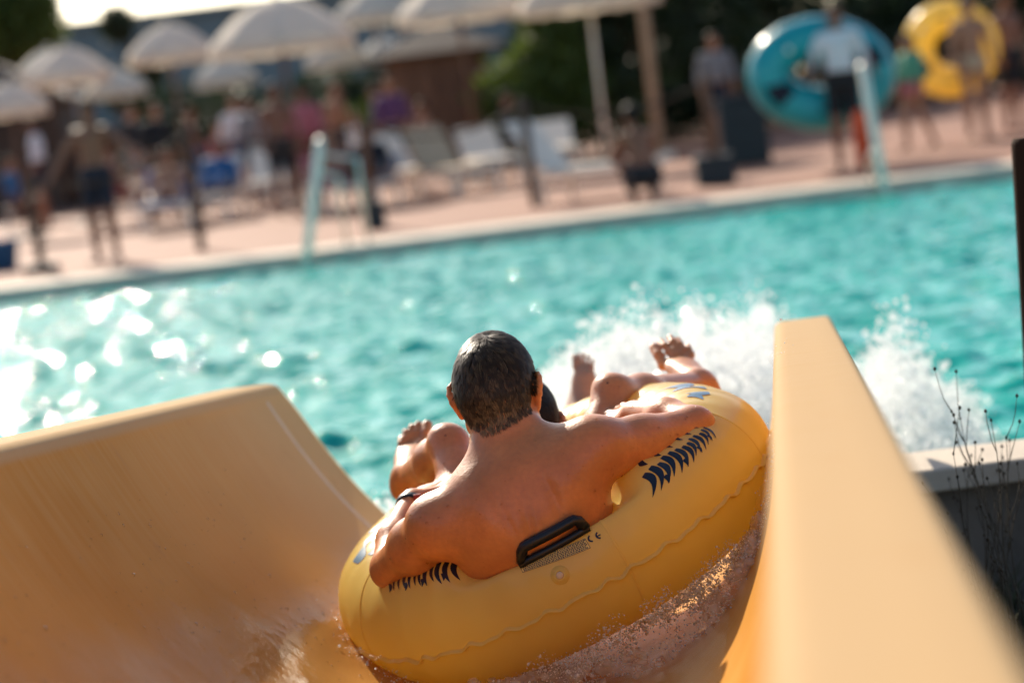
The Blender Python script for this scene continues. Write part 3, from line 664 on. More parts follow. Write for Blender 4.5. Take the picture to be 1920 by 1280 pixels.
    for _ in range(150):
        A_ = np.zeros_like(V); c_ = np.bincount(Fb.ravel(), minlength=len(V)) * 2.
        for a_ in range(3): A_[:, a_] = sum(np.bincount(Fb[:, i_], V[Fb[:, (i_ + 1) % 4], a_] + V[Fb[:, (i_ + 3) % 4], a_], len(V)) for i_ in range(4))
        ok_ = c_ > 0; V[ok_] += (wt[ok_] * .6)[:, None] * (A_[ok_] / c_[ok_][:, None] - V[ok_])
    N = vnormals(V, F)
    # faint spine line and shoulder-blade relief put back on the smoothed back
    t_ = np.clip(((V - J['lum']) @ spine) / ((J['c7'] - J['lum']) @ spine), 0, 1); ax_ = J['lum'] + np.outer(t_, J['c7'] - J['lum']); off_ = (V - ax_) @ side
    rel = -.0062 * np.exp(-(off_ / .011) ** 2) * np.clip(1 - abs(t_ - .45) * 1.7, 0, 1)
    for s in (-1, 1):
        d1 = (dv @ side - s * .085) / .034; d2 = (lu - .030) / .06; rel += .0095 * np.exp(-d1 ** 2 - d2 ** 2)
        d1 = (dv @ side - s * .052) / .010; d2 = (lu - .015) / .055; rel -= .0045 * np.exp(-d1 ** 2 - d2 ** 2)
    V = V + N * (rel * wt)[:, None]; N = vnormals(V, F)
    root = empty('person', tuple(J['pel']), label='bare-backed man with short dark hair riding at the back of the yellow tube', cat='person')
    org = np.array(root.location)
    mesh_np('body', V - org, F, M['skin'], root)
    # swim shorts round hips and upper thighs
    dk_ = np.minimum.reduce([np.linalg.norm(V - (J['pel'] + A3(0, .02, -.02)), axis=1) - .185] + [np.linalg.norm(V - (h * .75 + k_ * .25), axis=1) - .125 for h, k_ in ((J['lh'], J['lk']), (J['rh'], J['rk']))])
    shell(V - org, F, N, (dk_ < 0) & (V[:, 2] < J['lum'][2] - .05), .006, 'swim_shorts', M['navy'], root)
    # hair: a close cap and combed wet strands
    c, f, u = J['hd'], nrm(hf), hu
    u = nrm(u - f * np.dot(u, f)); r = np.cross(f, u); sc = 1.03
    hm = pm('wet_dark_hair', (.035, .022, .013), .42, spec=.28)
    Nn = hm.node_tree.nodes; Ln = hm.node_tree.links; at_ = Nn.new('ShaderNodeAttribute'); at_.attribute_name = 'rnd'
    rp = Nn.new('ShaderNodeValToRGB'); e = rp.color_ramp.elements; e[0].color = (.012, .008, .005, 1); e[1].color = (.30, .19, .09, 1); e[1].position = 1.0
    x_ = e.new(.6); x_.color = (.066, .041, .021, 1); Ln.new(at_.outputs['Fac'], rp.inputs[0]); Ln.new(rp.outputs[0], bsdf(hm).inputs['Base Color'])
    hn = np.array([fbm(*(v * 45), 3) for v in V[np.linalg.norm(V - c, axis=1) < .2]]); hf_ = np.zeros(len(V)); hf_[np.linalg.norm(V - c, axis=1) < .2] = hn
    mask = hairmask(V, c, f, u, sc, -.052, .008 + .012 * hf_)
    shell(V - org, F, N, mask, .0012, 'hair_cap', hm, root)
    mk = hairmask(V, c, f, u, sc, -.080, -.004); idx = np.flatnonzero(mk)
    Pv, Nv = V[idx], N[idx]
    crown = c + (u * .095 - f * .045 + r * .004) * sc
    nS = 66000; pick = rng.integers(0, len(idx), nS); P0 = Pv[pick] + rng.normal(size=(nS, 3)) * .0018; Nn_ = Nv[pick]
    P0 = P0 - Nn_ * ((P0 - Pv[pick]) * Nn_).sum(1)[:, None]
    d = P0 - crown; d -= Nn_ * (d * Nn_).sum(1)[:, None]; dist = np.linalg.norm(d, axis=1) + 1e-6; d /= dist[:, None]
    sw = np.cross(Nn_, d); d = d + sw * (.85 * np.exp(-dist / .03) + .15)[:, None]                # whorl at the crown
    cs = Pv[rng.integers(0, len(Pv), 900)]                                                        # wet clumps
    near = np.zeros(nS, int)
    for i in range(0, nS, 2000): near[i:i + 2000] = ((P0[i:i + 2000, None] - cs[None]) ** 2).sum(-1).argmin(1)
    jit = rng.normal(size=(len(cs), 3)) * .24
    d = d + jit[near] - Nn_ * (jit[near] * Nn_).sum(1)[:, None]; d /= np.linalg.norm(d, axis=1)[:, None]
    zz = ((P0 - c) @ u) / sc; ln = np.where(zz > .03, .020, .0135) * rng.uniform(.7, 1.2, nS); ln = np.where(zz < -.03, ln * np.clip(1 + (zz + .02) * 9, .42, 1), ln)
    keep = rng.random(nS) < np.clip((zz + .092) / .035, .06, 1) ; P0, Nn_, d, ln, near = P0[keep], Nn_[keep], d[keep], ln[keep], near[keep]; nS = len(P0)
    tip = P0 + d * ln[:, None] + Nn_ * (ln * .07 + rng.uniform(0, .0016, nS) + .0014 * rng.random(len(cs))[near])[:, None]
    ct = cs[near] + d * .014; tip = tip * .68 + .32 * (ct - Nn_ * ((ct - tip) * Nn_).sum(1)[:, None])
    wv = np.cross(Nn_, d) * .00034; V3 = []
    rows = [P0, P0 * .55 + tip * .45 + Nn_ * (ln * .08)[:, None], tip]
    V3 = np.stack([rows[0] - wv, rows[0] + wv, rows[1] - wv * .9, rows[1] + wv * .9, rows[2]], 1); I = 5 * np.arange(nS)[:, None]
    q4 = I + np.array([[0, 1, 3, 2]]); t3 = I + np.array([[2, 3, 4]])
    zk = ((P0 - c) @ u) / sc
    rv = np.repeat(np.clip(.5 * rng.random(nS) + .4 * rng.random(len(cs))[near] + .35 * np.clip(-zk / .07, 0, 1), 0, 1), 5)  # random streaks; lighter towards the nape, where backlight is put into the strand colour
    mesh_np('hair', V3.reshape(-1, 3) - org, [q4, t3], hm, root, attr={'rnd': rv})
    # rubber wrist band with a red clasp
    ax = nrm(J['lw'] - J['le']); p = J['lw'] - ax * .018; s1 = nrm(np.cross(ax, A3(0, 0, 1))); s2 = np.cross(ax, s1); V2 = []
    for i in range(28):
        a = i * 2 * math.pi / 28
        for rr_, z_ in ((.0325, -.009), (.0345, -.007), (.0345, .007), (.0325, .009)): V2.append(p + (s1 * math.cos(a) + s2 * math.sin(a)) * rr_ + ax * z_)
    I = np.arange(28 * 4).reshape(28, 4); F2 = np.stack([I, np.roll(I, -1, 0), np.roll(np.roll(I, -1, 0), -1, 1), np.roll(I, -1, 1)], -1).reshape(-1, 4)
    wb = mesh_np('wrist_band', np.array(V2) - org, F2, M['black'], root)
    q = p + nrm(A3(.5, -.6, .6)) * .034 - org; MB().box(q, (.018, .010, .016)).build('clasp', M['red'], wb, bevel=.002)
    # beads of water on the back and shoulders
    ok = np.flatnonzero((N @ bk > .1) & (V[:, 2] > J['lum'][2]) & ~hairmask(V, c, f, u, sc, -.1, -.01)); sel = rng.choice(ok, 520)
    w_ = np.exp(-((V[sel] @ spine - J['upr'] @ spine) / .09) ** 2); keep = rng.random(520) < .25 + .75 * w_; sel = sel[keep]
    drops(V[sel] - org, np.clip(rng.lognormal(-6.5, .45, len(sel)), .0008, .0030), 'water_beads', clear_water('bead_water', (.95, .9, .85), .02, 0), root)['kind'] = 'stuff'
    return V
MV = man()
def front_rider():
    S_ = SDF(); J = dict(pel=(-0.0243, 5.7200, 0.3423), ch=(-0.0151, 5.4600, 0.5055), c7=(-0.0119, 5.4000, 0.5598), hd=(0.0057, 5.3400, 0.6535), ls=(-0.1213, 5.4400, 0.5094), rs=(0.0843, 5.4400, 0.5024), le=(-0.1858, 5.6200, 0.4313), lw=(-0.1444, 5.8000, 0.4682), re=(0.1384, 5.6200, 0.4486), rw=(0.1033, 5.8000, 0.4703),
        lh=(-0.0756, 5.7600, 0.3415), rh=(0.0281, 5.7600, 0.3417), lk=(-0.0596, 6.0600, 0.4512), rk=(0.1058, 6.0600, 0.4582), la=(-0.0401, 6.4000, 0.5277), ra=(0.1593, 6.4000, 0.5290))
    J = {k: A3(*v) for k, v in J.items()}; side = nrm(J['rs'] - J['ls'])
    S_.ec(J['pel'], J['ch'], side, (.135, .09), (.135, .085), .04); S_.cap(J['ls'], J['rs'], .05, .05, .05); S_.cap(J['c7'], J['hd'], .048, .046, .03)
    hf, hu = A3(.05, 1, .12), A3(0, -.12, 1); head(S_, J['hd'], hf, hu, .94)
    for s in 'lr':
        S_.cap(J[s + 's'], J[s + 'e'], .044, .036, .03); S_.cap(J[s + 'e'], J[s + 'w'], .036, .024, .02)
        hand(S_, J[s + 'w'], A3(0, .9, -.1), A3(0, 0, -1), A3(1 if s == 'l' else -1, 0, .2), .85, .6)
        S_.cap(J[s + 'h'], J[s + 'k'], .07, .045, .04); m_ = J[s + 'k'] * .66 + J[s + 'a'] * .34; S_.cap(J[s + 'k'], m_, .044, .044, .03); S_.cap(m_, J[s + 'a'], .044, .029, .03)
    T = lambda L_: [A3(*p) for p in L_]
    foot(S_, J['ra'], A3(*(0.1613, 6.4200, 0.5147)), A3(*(0.1820, 6.4400, 0.6213)), T([(0.1618, 6.4700, 0.6714), (0.1754, 6.4750, 0.6750), (0.1883, 6.4750, 0.6734), (0.2004, 6.4700, 0.6681), (0.2103, 6.4600, 0.6577)]), T([(0.1607, 6.4500, 0.6446), (0.1727, 6.4550, 0.6469), (0.1841, 6.4550, 0.6455), (0.1950, 6.4500, 0.6418), (0.2055, 6.4450, 0.6353)]), A3(-1, 0, 0), A3(0, -.7, .5), .003, .029, .0060)
    foot(S_, J['la'], A3(*(-0.0445, 6.4200, 0.5140)), A3(*(-0.0370, 6.4400, 0.6208)), T([(-0.0054, 6.4700, 0.6644), (-0.0175, 6.4750, 0.6712), (-0.0303, 6.4750, 0.6728), (-0.0437, 6.4700, 0.6706), (-0.0562, 6.4600, 0.6630)]), T([(-0.0117, 6.4500, 0.6383), (-0.0225, 6.4550, 0.6435), (-0.0339, 6.4550, 0.6449), (-0.0456, 6.4500, 0.6440), (-0.0576, 6.4450, 0.6402)]), A3(1, 0, 0), A3(0, -.7, .5), .003, .029, .0060)
    V, F = S_.mesh(.0038); N = vnormals(V, F)
    root = empty('person', tuple(J['pel']), label='second rider with black hair, mostly hidden behind the man on the yellow tube', cat='person'); org = np.array(root.location)
    mesh_np('body', V - org, F, M['skin2'], root)
    shell(V - org, F, N, hairmask(V, J['hd'], hf, hu, .94, -.085, 0), .007, 'hair', M['hairbg'], root)
    dk_ = np.minimum(np.linalg.norm(V - J['pel'], axis=1) - .17, np.minimum(np.linalg.norm(V - (J['lh'] * .7 + J['lk'] * .3), axis=1), np.linalg.norm(V - (J['rh'] * .7 + J['rk'] * .3), axis=1)) - .10)
    shell(V - org, F, N, dk_ < 0, .006, 'swim_shorts', M['blackc'], root)
front_rider()

# ------------------------------------------------------------------ splashing water
FO = foamy('white_spray', (.97, .97, .96), .7, .5); SPR = foamy('spray_droplets', (.98, .98, .97), .72, .58)
CW = clear_water('splash_water', (.995, .99, .98), .03, .15, 40); CW2 = foamy('bubbly_water', (.98, .94, .88), .6, .05); FR = foamy('froth_white', (.98, .98, .97), .5)
def lumps(P, r, h, name, mat, kk=.5, **k):
    s_ = SDF()
    for p, q in zip(P, r): s_.ell(p, np.eye(3), (q * rng.uniform(.8, 1.4), q * rng.uniform(.8, 1.4), q * rng.uniform(.7, 1.3)), q * kk)
    V, F = s_.mesh(h); N = vnormals(V, F)
    V = V + N * (np.array([fbm(*(v / h * .16), 3) for v in V]) * h * 1.1)[:, None]
    return tag(mesh_np(name, V, F, mat), **k)
def spray_plume(n, c, spread, vel, name, label, mat=SPR, rmu=-5.3):
    """ballistic droplets thrown from around c"""
    P = rng.normal(size=(n, 3)) * spread + c; t = rng.random((n, 1)) ** 1.3
    v = rng.normal(size=(n, 3)) * vel[1] + vel[0]; P = P + v * t * .28 + np.array([0, 0, -4.9]) * (t * .28) ** 2
    r = np.clip(rng.lognormal(rmu, .55, n), .0015, .02); P[:, 2] = np.abs(P[:, 2] - .01) + .01
    return tag(drops(P, r, name, mat), label=label, cat='splash', kind='stuff')
# the plume thrown up past the mouth of the slide
def plume_pts(n, x0, x1, y0, y1, hz, pw=1.6):
    P = np.stack([rng.uniform(x0, x1, n), rng.uniform(y0, y1, n), np.zeros(n)], 1)
    env = np.array([hz(x, y) * (.65 + .7 * fbm(x * 2.3, y * 1.2, 2)) for x, y, _ in P]); P[:, 2] = np.maximum(0, env) * rng.random(n) ** pw
    return P[env > .02]
def cloud(n, f0, f1, y0, y1, top, pw):
    """points in a fan seen from the slide: x runs with distance, height up to top(x/y, y)"""
    y = rng.uniform(y0, y1, n); a = rng.uniform(f0, f1, n); x = a * y
    tp = np.array([top(p, q) * (.85 + .6 * fbm(p * 22, q * 1.1, 2, 4)) for p, q in zip(a, y)])
    P = np.stack([x, y, np.maximum(tp, .0) * rng.random(n) ** pw], 1); return P[tp > .03]
sg = lambda v: 1 / (1 + math.exp(-v))
top1 = lambda a, y: (.25 + .11 * min(1, a / .10)) * sg((a - .010) / .005) * sg((.118 - a) / .006) * math.exp(-((y - 9.0) / 1.7) ** 4) + .16 * sg((a + .02) / .01) * sg((.12 - a) / .01) * math.exp(-((y - 8.4) / 1.2) ** 2)
P = cloud(2200, -.02, .135, 7.6, 11.2, top1, .9); lumps(P, rng.uniform(.016, .042, len(P)), .018, 'splash', FO, label='white plume of churned water thrown up past the mouth of the slide', cat='splash', kind='stuff')
P = cloud(75000, -.03, .150, 7.2, 11.6, lambda a, y: top1(a, y) * 1.15 + .02, .85); P += rng.normal(size=P.shape) * .03; P[:, 2] = np.abs(P[:, 2])
tag(drops(P, np.clip(rng.lognormal(-5.35, .5, len(P)), .002, .013), 'spray', SPR), label='droplets flying out of the white plume beyond the slide', cat='splash', kind='stuff')
top2 = lambda a, y: .27 * math.exp(-((a - .150 - .006 * (9 - y)) / .013) ** 2) * math.exp(-((y - 8.4) / 1.1) ** 4) + .20 * math.exp(-((a - .166) / .016) ** 2) * math.exp(-((y - 8.2) / 1.0) ** 4)
P = cloud(900, .12, .20, 7.2, 9.8, top2, 1.0); lumps(P, rng.uniform(.012, .030, len(P)), .014, 'splash', FO, label='smaller white splash to the right of the slide wall', cat='splash', kind='stuff')
P = cloud(26000, .115, .21, 7.0, 10.2, lambda a, y: top2(a, y) * 1.25 + .015, .9); P += rng.normal(size=P.shape) * .03; P[:, 2] = np.abs(P[:, 2])
tag(drops(P, np.clip(rng.lognormal(-5.4, .55, len(P)), .0018, .013), 'spray', SPR), label='droplets scattered over the water right of the slide wall', cat='splash', kind='stuff')
hz3 = lambda x, y: .20 * math.exp(-((x + .35) / .5) ** 2) * math.exp(-((y - 7.3) / .5) ** 2)
P = plume_pts(700, -1.2, .4, 6.75, 8.4, hz3, 1.2); lumps(P, rng.uniform(.008, .028, len(P)), .012, 'splash', FO, label='low foam at the mouth of the slide left of the riders', cat='splash', kind='stuff')
P = plume_pts(14000, -1.4, .6, 6.75, 8.8, lambda x, y: hz3(x, y) * 1.7 + .01, 1.0); P += rng.normal(size=P.shape) * .02; P[:, 2] = np.abs(P[:, 2])
tag(drops(P, np.clip(rng.lognormal(-5.3, .6, len(P)), .0018, .012), 'spray', SPR), label='droplets above the low foam left of the riders', cat='splash', kind='stuff')
# churned edge where the tube drags through the running water
def contact():
    out = []
    for td in np.arange(-200, -38, .8):
        s_ = np.linspace(R(-120), R(20), 60); Q = tube_surf(np.full(60, R(td)), s_)
        gap = np.array([q[2] - slide_z(q[0], q[1]) for q in Q]); j = np.flatnonzero(gap < .02)
        j = j.max() if len(j) else int(gap.argmin()); q = Q[j]; out.append((td, q[0], q[1], slide_z(q[0], q[1])))
    return np.array(out)
CT = contact()
def outward(i):
    t = R(CT[i, 0]); v = nrm(TE1 * math.cos(t) + TE2 * math.sin(t)); return v
P, r, Pd, rd = [], [], [], []
for i in range(len(CT)):
    td = CT[i, 0]; w = .25 + .75 * math.exp(-((td + 75) / 30) ** 2) + .25 * math.exp(-((td + 168) / 8) ** 2)
    o_ = outward(i)
    for k in range(rng.poisson(max(.1, 3.0 * w * (1 + 1.4 * fbm(td * .16, 3.3))))):
        d = abs(rng.normal()) * .045 * w; q = np.array(CT[i, 1:]) + o_ * (d + .004) + rng.normal(size=3) * .008; z0 = slide_z(q[0], q[1])
        P.append((q[0], q[1], z0 - .002 + abs(rng.normal()) * .016 * w)); r.append(rng.uniform(.008, .020) * (.5 + .5 * w))
    for k in range(int(11 * w * max(.15, 1 + 1.8 * fbm(td * .16, 3.3)))):
        d = abs(rng.normal()) * .07 * w; q = np.array(CT[i, 1:]) + o_ * d + rng.normal(size=3) * .012; z0 = slide_z(q[0], q[1])
        Pd.append((q[0], q[1], z0 + .004 + abs(rng.normal()) * .040 * w)); rd.append(min(.0042, rng.lognormal(-6.75, .6)))
lumps(P, r, .006, 'churned_water', CW2, 1.5, label='clear rippling water piled up along the lower edge of the yellow tube', cat='water', kind='stuff')
Pd = np.array(Pd); rd = np.array(rd); sel = rng.random(len(Pd)) < .8
tag(drops(Pd[sel], rd[sel] * .8, 'froth', FR), label='white froth beads along the lower edge of the yellow tube', cat='water', kind='stuff')
tag(drops(Pd[~sel], rd[~sel] * .6, 'water_drops', FR), label='fine drops leaping beside the lower edge of the yellow tube', cat='water', kind='stuff')
# froth thrown along the tube's lower right flank
nF = 22000; tdF = rng.normal(-84, 30, nF).clip(-150, -36); sF = np.minimum(R(-66) + rng.normal(size=nF) * .34, R(-34)); Q = tube_surf(np.radians(tdF), sF)
ow = np.outer(np.cos(np.radians(tdF)), TE1) + np.outer(np.sin(np.radians(tdF)), TE2)
dF = np.abs(rng.normal(size=nF)) * .045; Q = Q + ow * dF[:, None] - np.outer(np.abs(rng.normal(size=nF)) * .03, (0, 0, 1))
cl = np.array([fbm(q_[0] * 13, q_[1] * 13, q_[2] * 13, 4) for q_ in Q]); fl = np.array([slide_z(q_[0], q_[1]) for q_ in Q]); ok_ = (cl > .08) & (Q[:, 2] > fl - .02); Q[:, 2] = np.maximum(Q[:, 2], fl + .003); Q = Q[ok_]
tag(drops(Q, np.clip(rng.lognormal(-6.95, .55, len(Q)), .0006, .0034), 'froth', FR), label='fine froth flung up under the right flank of the yellow tube', cat='water', kind='stuff')
sel_ = (rng.random(len(Q)) < .30) & (Q[:, 2] - fl[ok_] < .05); lumps(Q[sel_], rng.uniform(.004, .009, sel_.sum()), .0042, 'churned_water', foamy('frothy_water', (.99, .97, .93), .65, .30), 1.4, label='frothy water pushed up under the right flank of the yellow tube', cat='water', kind='stuff')
# stray drops on the slide wall
Pw, rw = [], []
for k in range(420):
    y = rng.uniform(3.6, 5.6); q = rng.uniform(-.9, -.35); c, f = slide_c(y)
    if fbm(q * 4, y * 1.2, 7) > -.05: Pw.append((c + SW * q, y, f + prof(q, y) + .001)); rw.append(min(.004, rng.lognormal(-6.3, .4)))
tag(drops(Pw, np.array(rw), 'wall_drops', CW), label='drops of water clinging to the left wall of the slide', cat='water', kind='stuff')

# ------------------------------------------------------------------ plants, post and verge beside the slide
def weed(x, y, z, h, n, name, label, seed):
    g = random.Random(seed); root = empty(name, (x, y, z), label=label, cat='weed', group='dry weeds in front of the pool wall')
    for i in range(n):
        mb = MB(); buds = MB(); p = Vector((g.uniform(-.03, .03), g.uniform(-.03, .03), 0)); d = Vector((g.uniform(-.28, .28), g.uniform(-.2, .2), 1)).normalized()
        hh = h * g.uniform(.55, 1); pts = [p.copy()]
        for k in range(9):
            d = (d + Vector((g.uniform(-.16, .16), g.uniform(-.12, .12), .10))).normalized(); p = p + d * hh / 9; pts.append(p.copy())
            if k > 2 and g.random() < .62:
                q = p.copy(); e = (d + Vector((g.uniform(-1, 1), g.uniform(-.7, .7), .2))).normalized(); br_ = [q.copy()]
                for m_ in range(3): e = (e + Vector((g.uniform(-.2, .2), 0, .35))).normalized(); q = q + e * hh * g.uniform(.03, .07); br_.append(q.copy())
                mb.tube(br_, [.0012, .001, .0009, .0006], 5); buds.lathe([(.0004, -.004), (.0032, -.001), (.0036, .002), (.0005, .006)], q, 6)
        mb.tube(pts, [.0026 - .0019 * k / 9 for k in range(10)], 5); buds.lathe([(.0004, -.004), (.003, 0), (.0005, .006)], p, 6)
        mb.build('stem', M['twig'], root, True); buds.build('seed_head', M['twig'], root, True)['kind'] = 'stuff'
def gz(x, y): return -.07 + .05 * fbm(x * 1.3, y * 1.3)
for i, (u_, h_, n_, lb) in enumerate((((1.0133, 5.2000, 0.0315), .95, 4, 'tallest dry weed, its bare twigs crossing the teal water at the right edge'), ((1.0785, 5.3500, -0.0113), .85, 5, 'dry weed with seed heads standing at the right edge below the wooden post'), ((0.9794, 5.5000, -0.0336), .55, 5, 'dry weed in shade closest to the slide wall'), ((1.0559, 5.7000, -0.0894), .50, 5, 'short dark weed against the shaded pool wall'), ((0.9687, 5.0000, 0.0833), .50, 6, 'low bushy dry weed at the bottom right corner'))):
    weed(u_[0], u_[1], gz(u_[0], u_[1]) - .02, h_, n_, 'dry_weed', lb, 30 + i)
def blades(n, x0, x1, y0, y1, hmax, name, label, mat):
    V, F = [], []
    for i in range(n):
        x, y = rng.uniform(x0, x1), rng.uniform(y0, y1); z = gz(x, y) - .01; h = hmax * rng.uniform(.3, 1) * (.5 + .8 * abs(fbm(x * 2, y * 2, 5))); a = rng.uniform(0, 6.28); w = rng.uniform(.002, .006)
        dx, dy = math.cos(a) * w, math.sin(a) * w; bx, by = rng.normal(0, .35, 2) * h; k = len(V)
        V += [(x - dx, y - dy, z), (x + dx, y + dy, z), (x + bx * .35 + dx * .7, y + by * .35 + dy * .7, z + h * .6), (x + bx * .35 - dx * .7, y + by * .35 - dy * .7, z + h * .6), (x + bx, y + by, z + h)]
        F.append((k, k + 1, k + 2, k + 3)); F.append((k + 3, k + 2, k + 4, k + 4))
    V = np.array(V); F4 = np.array(F[0::2]); F3 = np.array(F[1::2])[:, :3]
    tag(mesh_np(name, V, [F4, F3], mat), label=label, cat='grass', kind='stuff')
blades(9000, .75, 2.6, 3.6, 6.0, .30, 'rough_grass', 'dark rough grass growing below the pool wall', M['grass'])
p0_, p1_ = Vector((1.2962, 5.8500, 1.1308)), Vector((1.2774, 5.8500, 0.6872)); ax_ = (p0_ - p1_).normalized(); ft = p0_ - ax_ * 1.65
pw_ = empty('wooden_post', tuple(ft), label='dark brown wooden post cut off by the right edge of the picture', cat='post')
MB().tube([(0, 0, 0), ax_ * .9, ax_ * 1.635, ax_ * 1.65], [.044, .042, .040, .035], 14).build('shaft', pm('dark_stained_wood', (.045, .022, .013), .8, .3, 8, .4, 60, stretch=(1, 1, .12), spec=.05), pw_, True)
MB().tube([ax_ * .30, ax_ * .33], .047, 14).build('iron_band', M['black'], pw_, True)

# ------------------------------------------------------------------ far side of the pool
def bg_person(loc, rz, h, label, pose='stand', skin='skinbg', hair='hairbg', top=None, bottom='navy', arms=None, long_hair=False, group='people on the pool deck', res=.02, skirt=False):
    """one continuous low-detail figure; hair and clothes are its children. Local axes: facing +Y."""
    S_ = SDF(); k = h / 1.75; q = lambda *p: A3(*p) * k
    if pose == 'sit': pz, kn, an = .50, lambda s: q(s * .12, .44, .52), lambda s: q(s * .13, .50, .07)
    elif pose == 'recline': pz, kn, an = .40, lambda s: q(s * .12, .42, .58), lambda s: q(s * .13, .78, .34)
    elif pose == 'crouch': pz, kn, an = .28, lambda s: q(s * .17, .34, .52), lambda s: q(s * .12, .12, .07)
    elif pose == 'walk': pz, kn, an = .93, lambda s: q(s * .09, .10 * s + .04, .50), lambda s: q(s * .09, .20 * s - .05, .08)
    else: pz, kn, an = .95, lambda s: q(s * .10, .02, .50), lambda s: q(s * .11, -.01, .08)
    lean = {'recline': -.36, 'crouch': .20, 'sit': -.03}.get(pose, .0)
    pel = q(0, 0, pz); ch = q(0, lean * .7, pz + .38 - abs(lean) * .2); nk = q(0, lean, pz + .55 - abs(lean) * .25); hd = nk + q(0, .03, .155)
    X = A3(1, 0, 0)
    S_.ec(pel, q(0, lean * .35, pz + .2), X, (.155 * k, .11 * k), (.135 * k, .09 * k), .04); S_.ec(q(0, lean * .35, pz + .2), ch, X, (.135 * k, .09 * k), (.165 * k, .105 * k), .04)
    S_.cap(ch, nk, .07 * k, .055 * k, .05); S_.cap(nk, hd, .052 * k, .05 * k, .03); head(S_, hd, A3(0, 1, 0), A3(0, 0, 1), k, res < .015)
    S_.ell(hd + q(.082, 0, -.01), np.eye(3), (.012 * k, .02 * k, .03 * k), .01); S_.ell(hd + q(-.082, 0, -.01), np.eye(3), (.012 * k, .02 * k, .03 * k), .01)
    arms = arms or (((.26, .02, pz + .20), (.25, .12, pz - .03)), ((-.26, .02, pz + .20), (-.25, .12, pz - .03)))
    if pose == 'crouch': arms = (((.26, .30, .50), (.08, .44, .46)), ((-.26, .30, .50), (-.08, .44, .46)))
    for s, (el, wr) in zip((1, -1), arms):
        sh = ch + q(s * .175, 0, .085); S_.cap(ch + q(s * .06, 0, .09), sh, .06 * k, .058 * k, .04); S_.cap(sh, q(*el), .05 * k, .04 * k, .03); S_.cap(q(*el), q(*wr), .04 * k, .028 * k, .02)
        d = nrm(q(*wr) - q(*el)); hand(S_, q(*wr), d, A3(-s, 0, 0) if abs(d[0]) < .7 else A3(0, 0, -1), A3(0, 1, 0), k, .4, .01)
        hp = pel + q(s * .09, 0, -.02); S_.cap(hp, kn(s), .085 * k, .057 * k, .05); m_ = kn(s) * .66 + an(s) * .34 + q(0, -.02, 0); S_.cap(kn(s), m_, .055 * k, .056 * k, .03); S_.cap(m_, an(s), .056 * k, .036 * k, .03)
        S_.cap(an(s), an(s) + q(0, -.04, -.045), .036 * k, .03 * k, .02); S_.ec(an(s) + q(0, -.03, -.045), an(s) + q(s * .02, .17, -.055), X, (.034 * k, .03 * k), (.045 * k, .018 * k), .02)
    V, F = S_.mesh(res); N = vnormals(V, F)
    root = empty('person', loc, rz, label=label, cat='person', group=group)
    mesh_np('body', V, F, M[skin], root)
    hm = hairmask(V, hd, A3(0, 1, 0), A3(0, 0, 1), k, -.085, 0) | (long_hair & (np.abs(V[:, 0]) < .09 * k) & (V[:, 1] < hd[1] - .03) & (V[:, 2] > nk[2] - .14 * k) & (V[:, 2] < hd[2]))
    shell(V, F, N, hm, .016, 'hair', M[hair], root)
    z = V[:, 2]; near_arm = np.minimum.reduce([np.linalg.norm(V - q(*e), axis=1) for pr in arms for e in pr]) < .13 * k
    if bottom:
        if pose in ('stand', 'walk'): mk = (z < (pz + .09) * k) & (z > (pz - .36 if not skirt else pz - .12) * k) & ~near_arm
        else: mk = (np.linalg.norm(V - pel, axis=1) < .27 * k) & (z < (pz + .12) * k)
        shell(V, F, N, mk, .018, 'swim_shorts', M[bottom], root)
    if top: shell(V, F, N, (z > (pz + .10) * k) & (z < nk[2] + .0) & (np.abs(V[:, 0]) < .30 * k) & (np.linalg.norm(V - hd, axis=1) > .15 * k), .016, 'shirt' if top in ('whitec', 'blackc', 'red', 'grey', 'purple', 'blue') else 'bikini_top', M[top], root)
    return root
def ground(p): return (p[0], p[1], deckz(p[1]))
G = ground
bg_person(G((-4.3658, 27.0000, 0.1699)), R(165), 1.80, 'tanned man in navy swim shorts with arms held out, beside the leftmost rope post', arms=(((.36, .06, 1.16), (.44, .22, .96)), ((-.40, .10, 1.26), (-.62, .20, 1.14))), bottom='navy', skin='skinbd')
bg_person(G((-2.8090, 33.0000, 0.7810)), R(200), 1.78, 'deeply tanned man in dark shorts standing left of his companion under the largest parasol', skin='skinbd', bottom='blackc')
bg_person(G((-2.4895, 34.0000, 0.8041)), R(150), 1.72, 'deeply tanned woman in red bikini standing right of her companion under the largest parasol', skin='skinbd', bottom='red', top='pink', skirt=True, long_hair=True)
bg_person(G((4.0799, 27.6000, 0.2714)), R(170), 1.84, 'person in white shirt and black shorts carrying the big teal tube', top='whitec', bottom='blackc', skin='skinbd', arms=(((.30, .02, 1.22), (.34, .22, 1.02)), ((-.28, .0, 1.18), (-.36, .18, 1.0))))
bg_person(G((5.2987, 30.0000, 0.2835)), R(120), 1.42, 'child in green and pink swimwear walking behind the teal tube', 'walk', top='green', bottom='pink', skirt=True, long_hair=True)
bg_person(G((6.1625, 30.5000, 0.1706)), R(190), 1.78, 'bare-chested adult standing with the yellow tube at his back', bottom='sand', skirt=True)
bg_person(G((6.8401, 31.5000, 0.1989)), R(210), 1.80, 'man in black shorts cut off by the right edge of the picture', bottom='blackc', skin='skinbd')
bg_person(G((1.6441, 26.0000, 0.1890)), R(20), 1.75, 'dark tanned person crouching at the pool edge between the rope posts', 'crouch', skin='skinbd', bottom='blackc', hair='hairbg')
bg_person(G((3.4807, 36.0000, 0.7622)), R(180), 1.75, 'person in grey shirt standing behind the black bin', top='grey', bottom='navy')
bg_person(G((-4.8526, 36.0000, 1.1861)), R(210), 1.75, 'dark-haired person in black standing between the left parasols', top='blackc', bottom='blackc')
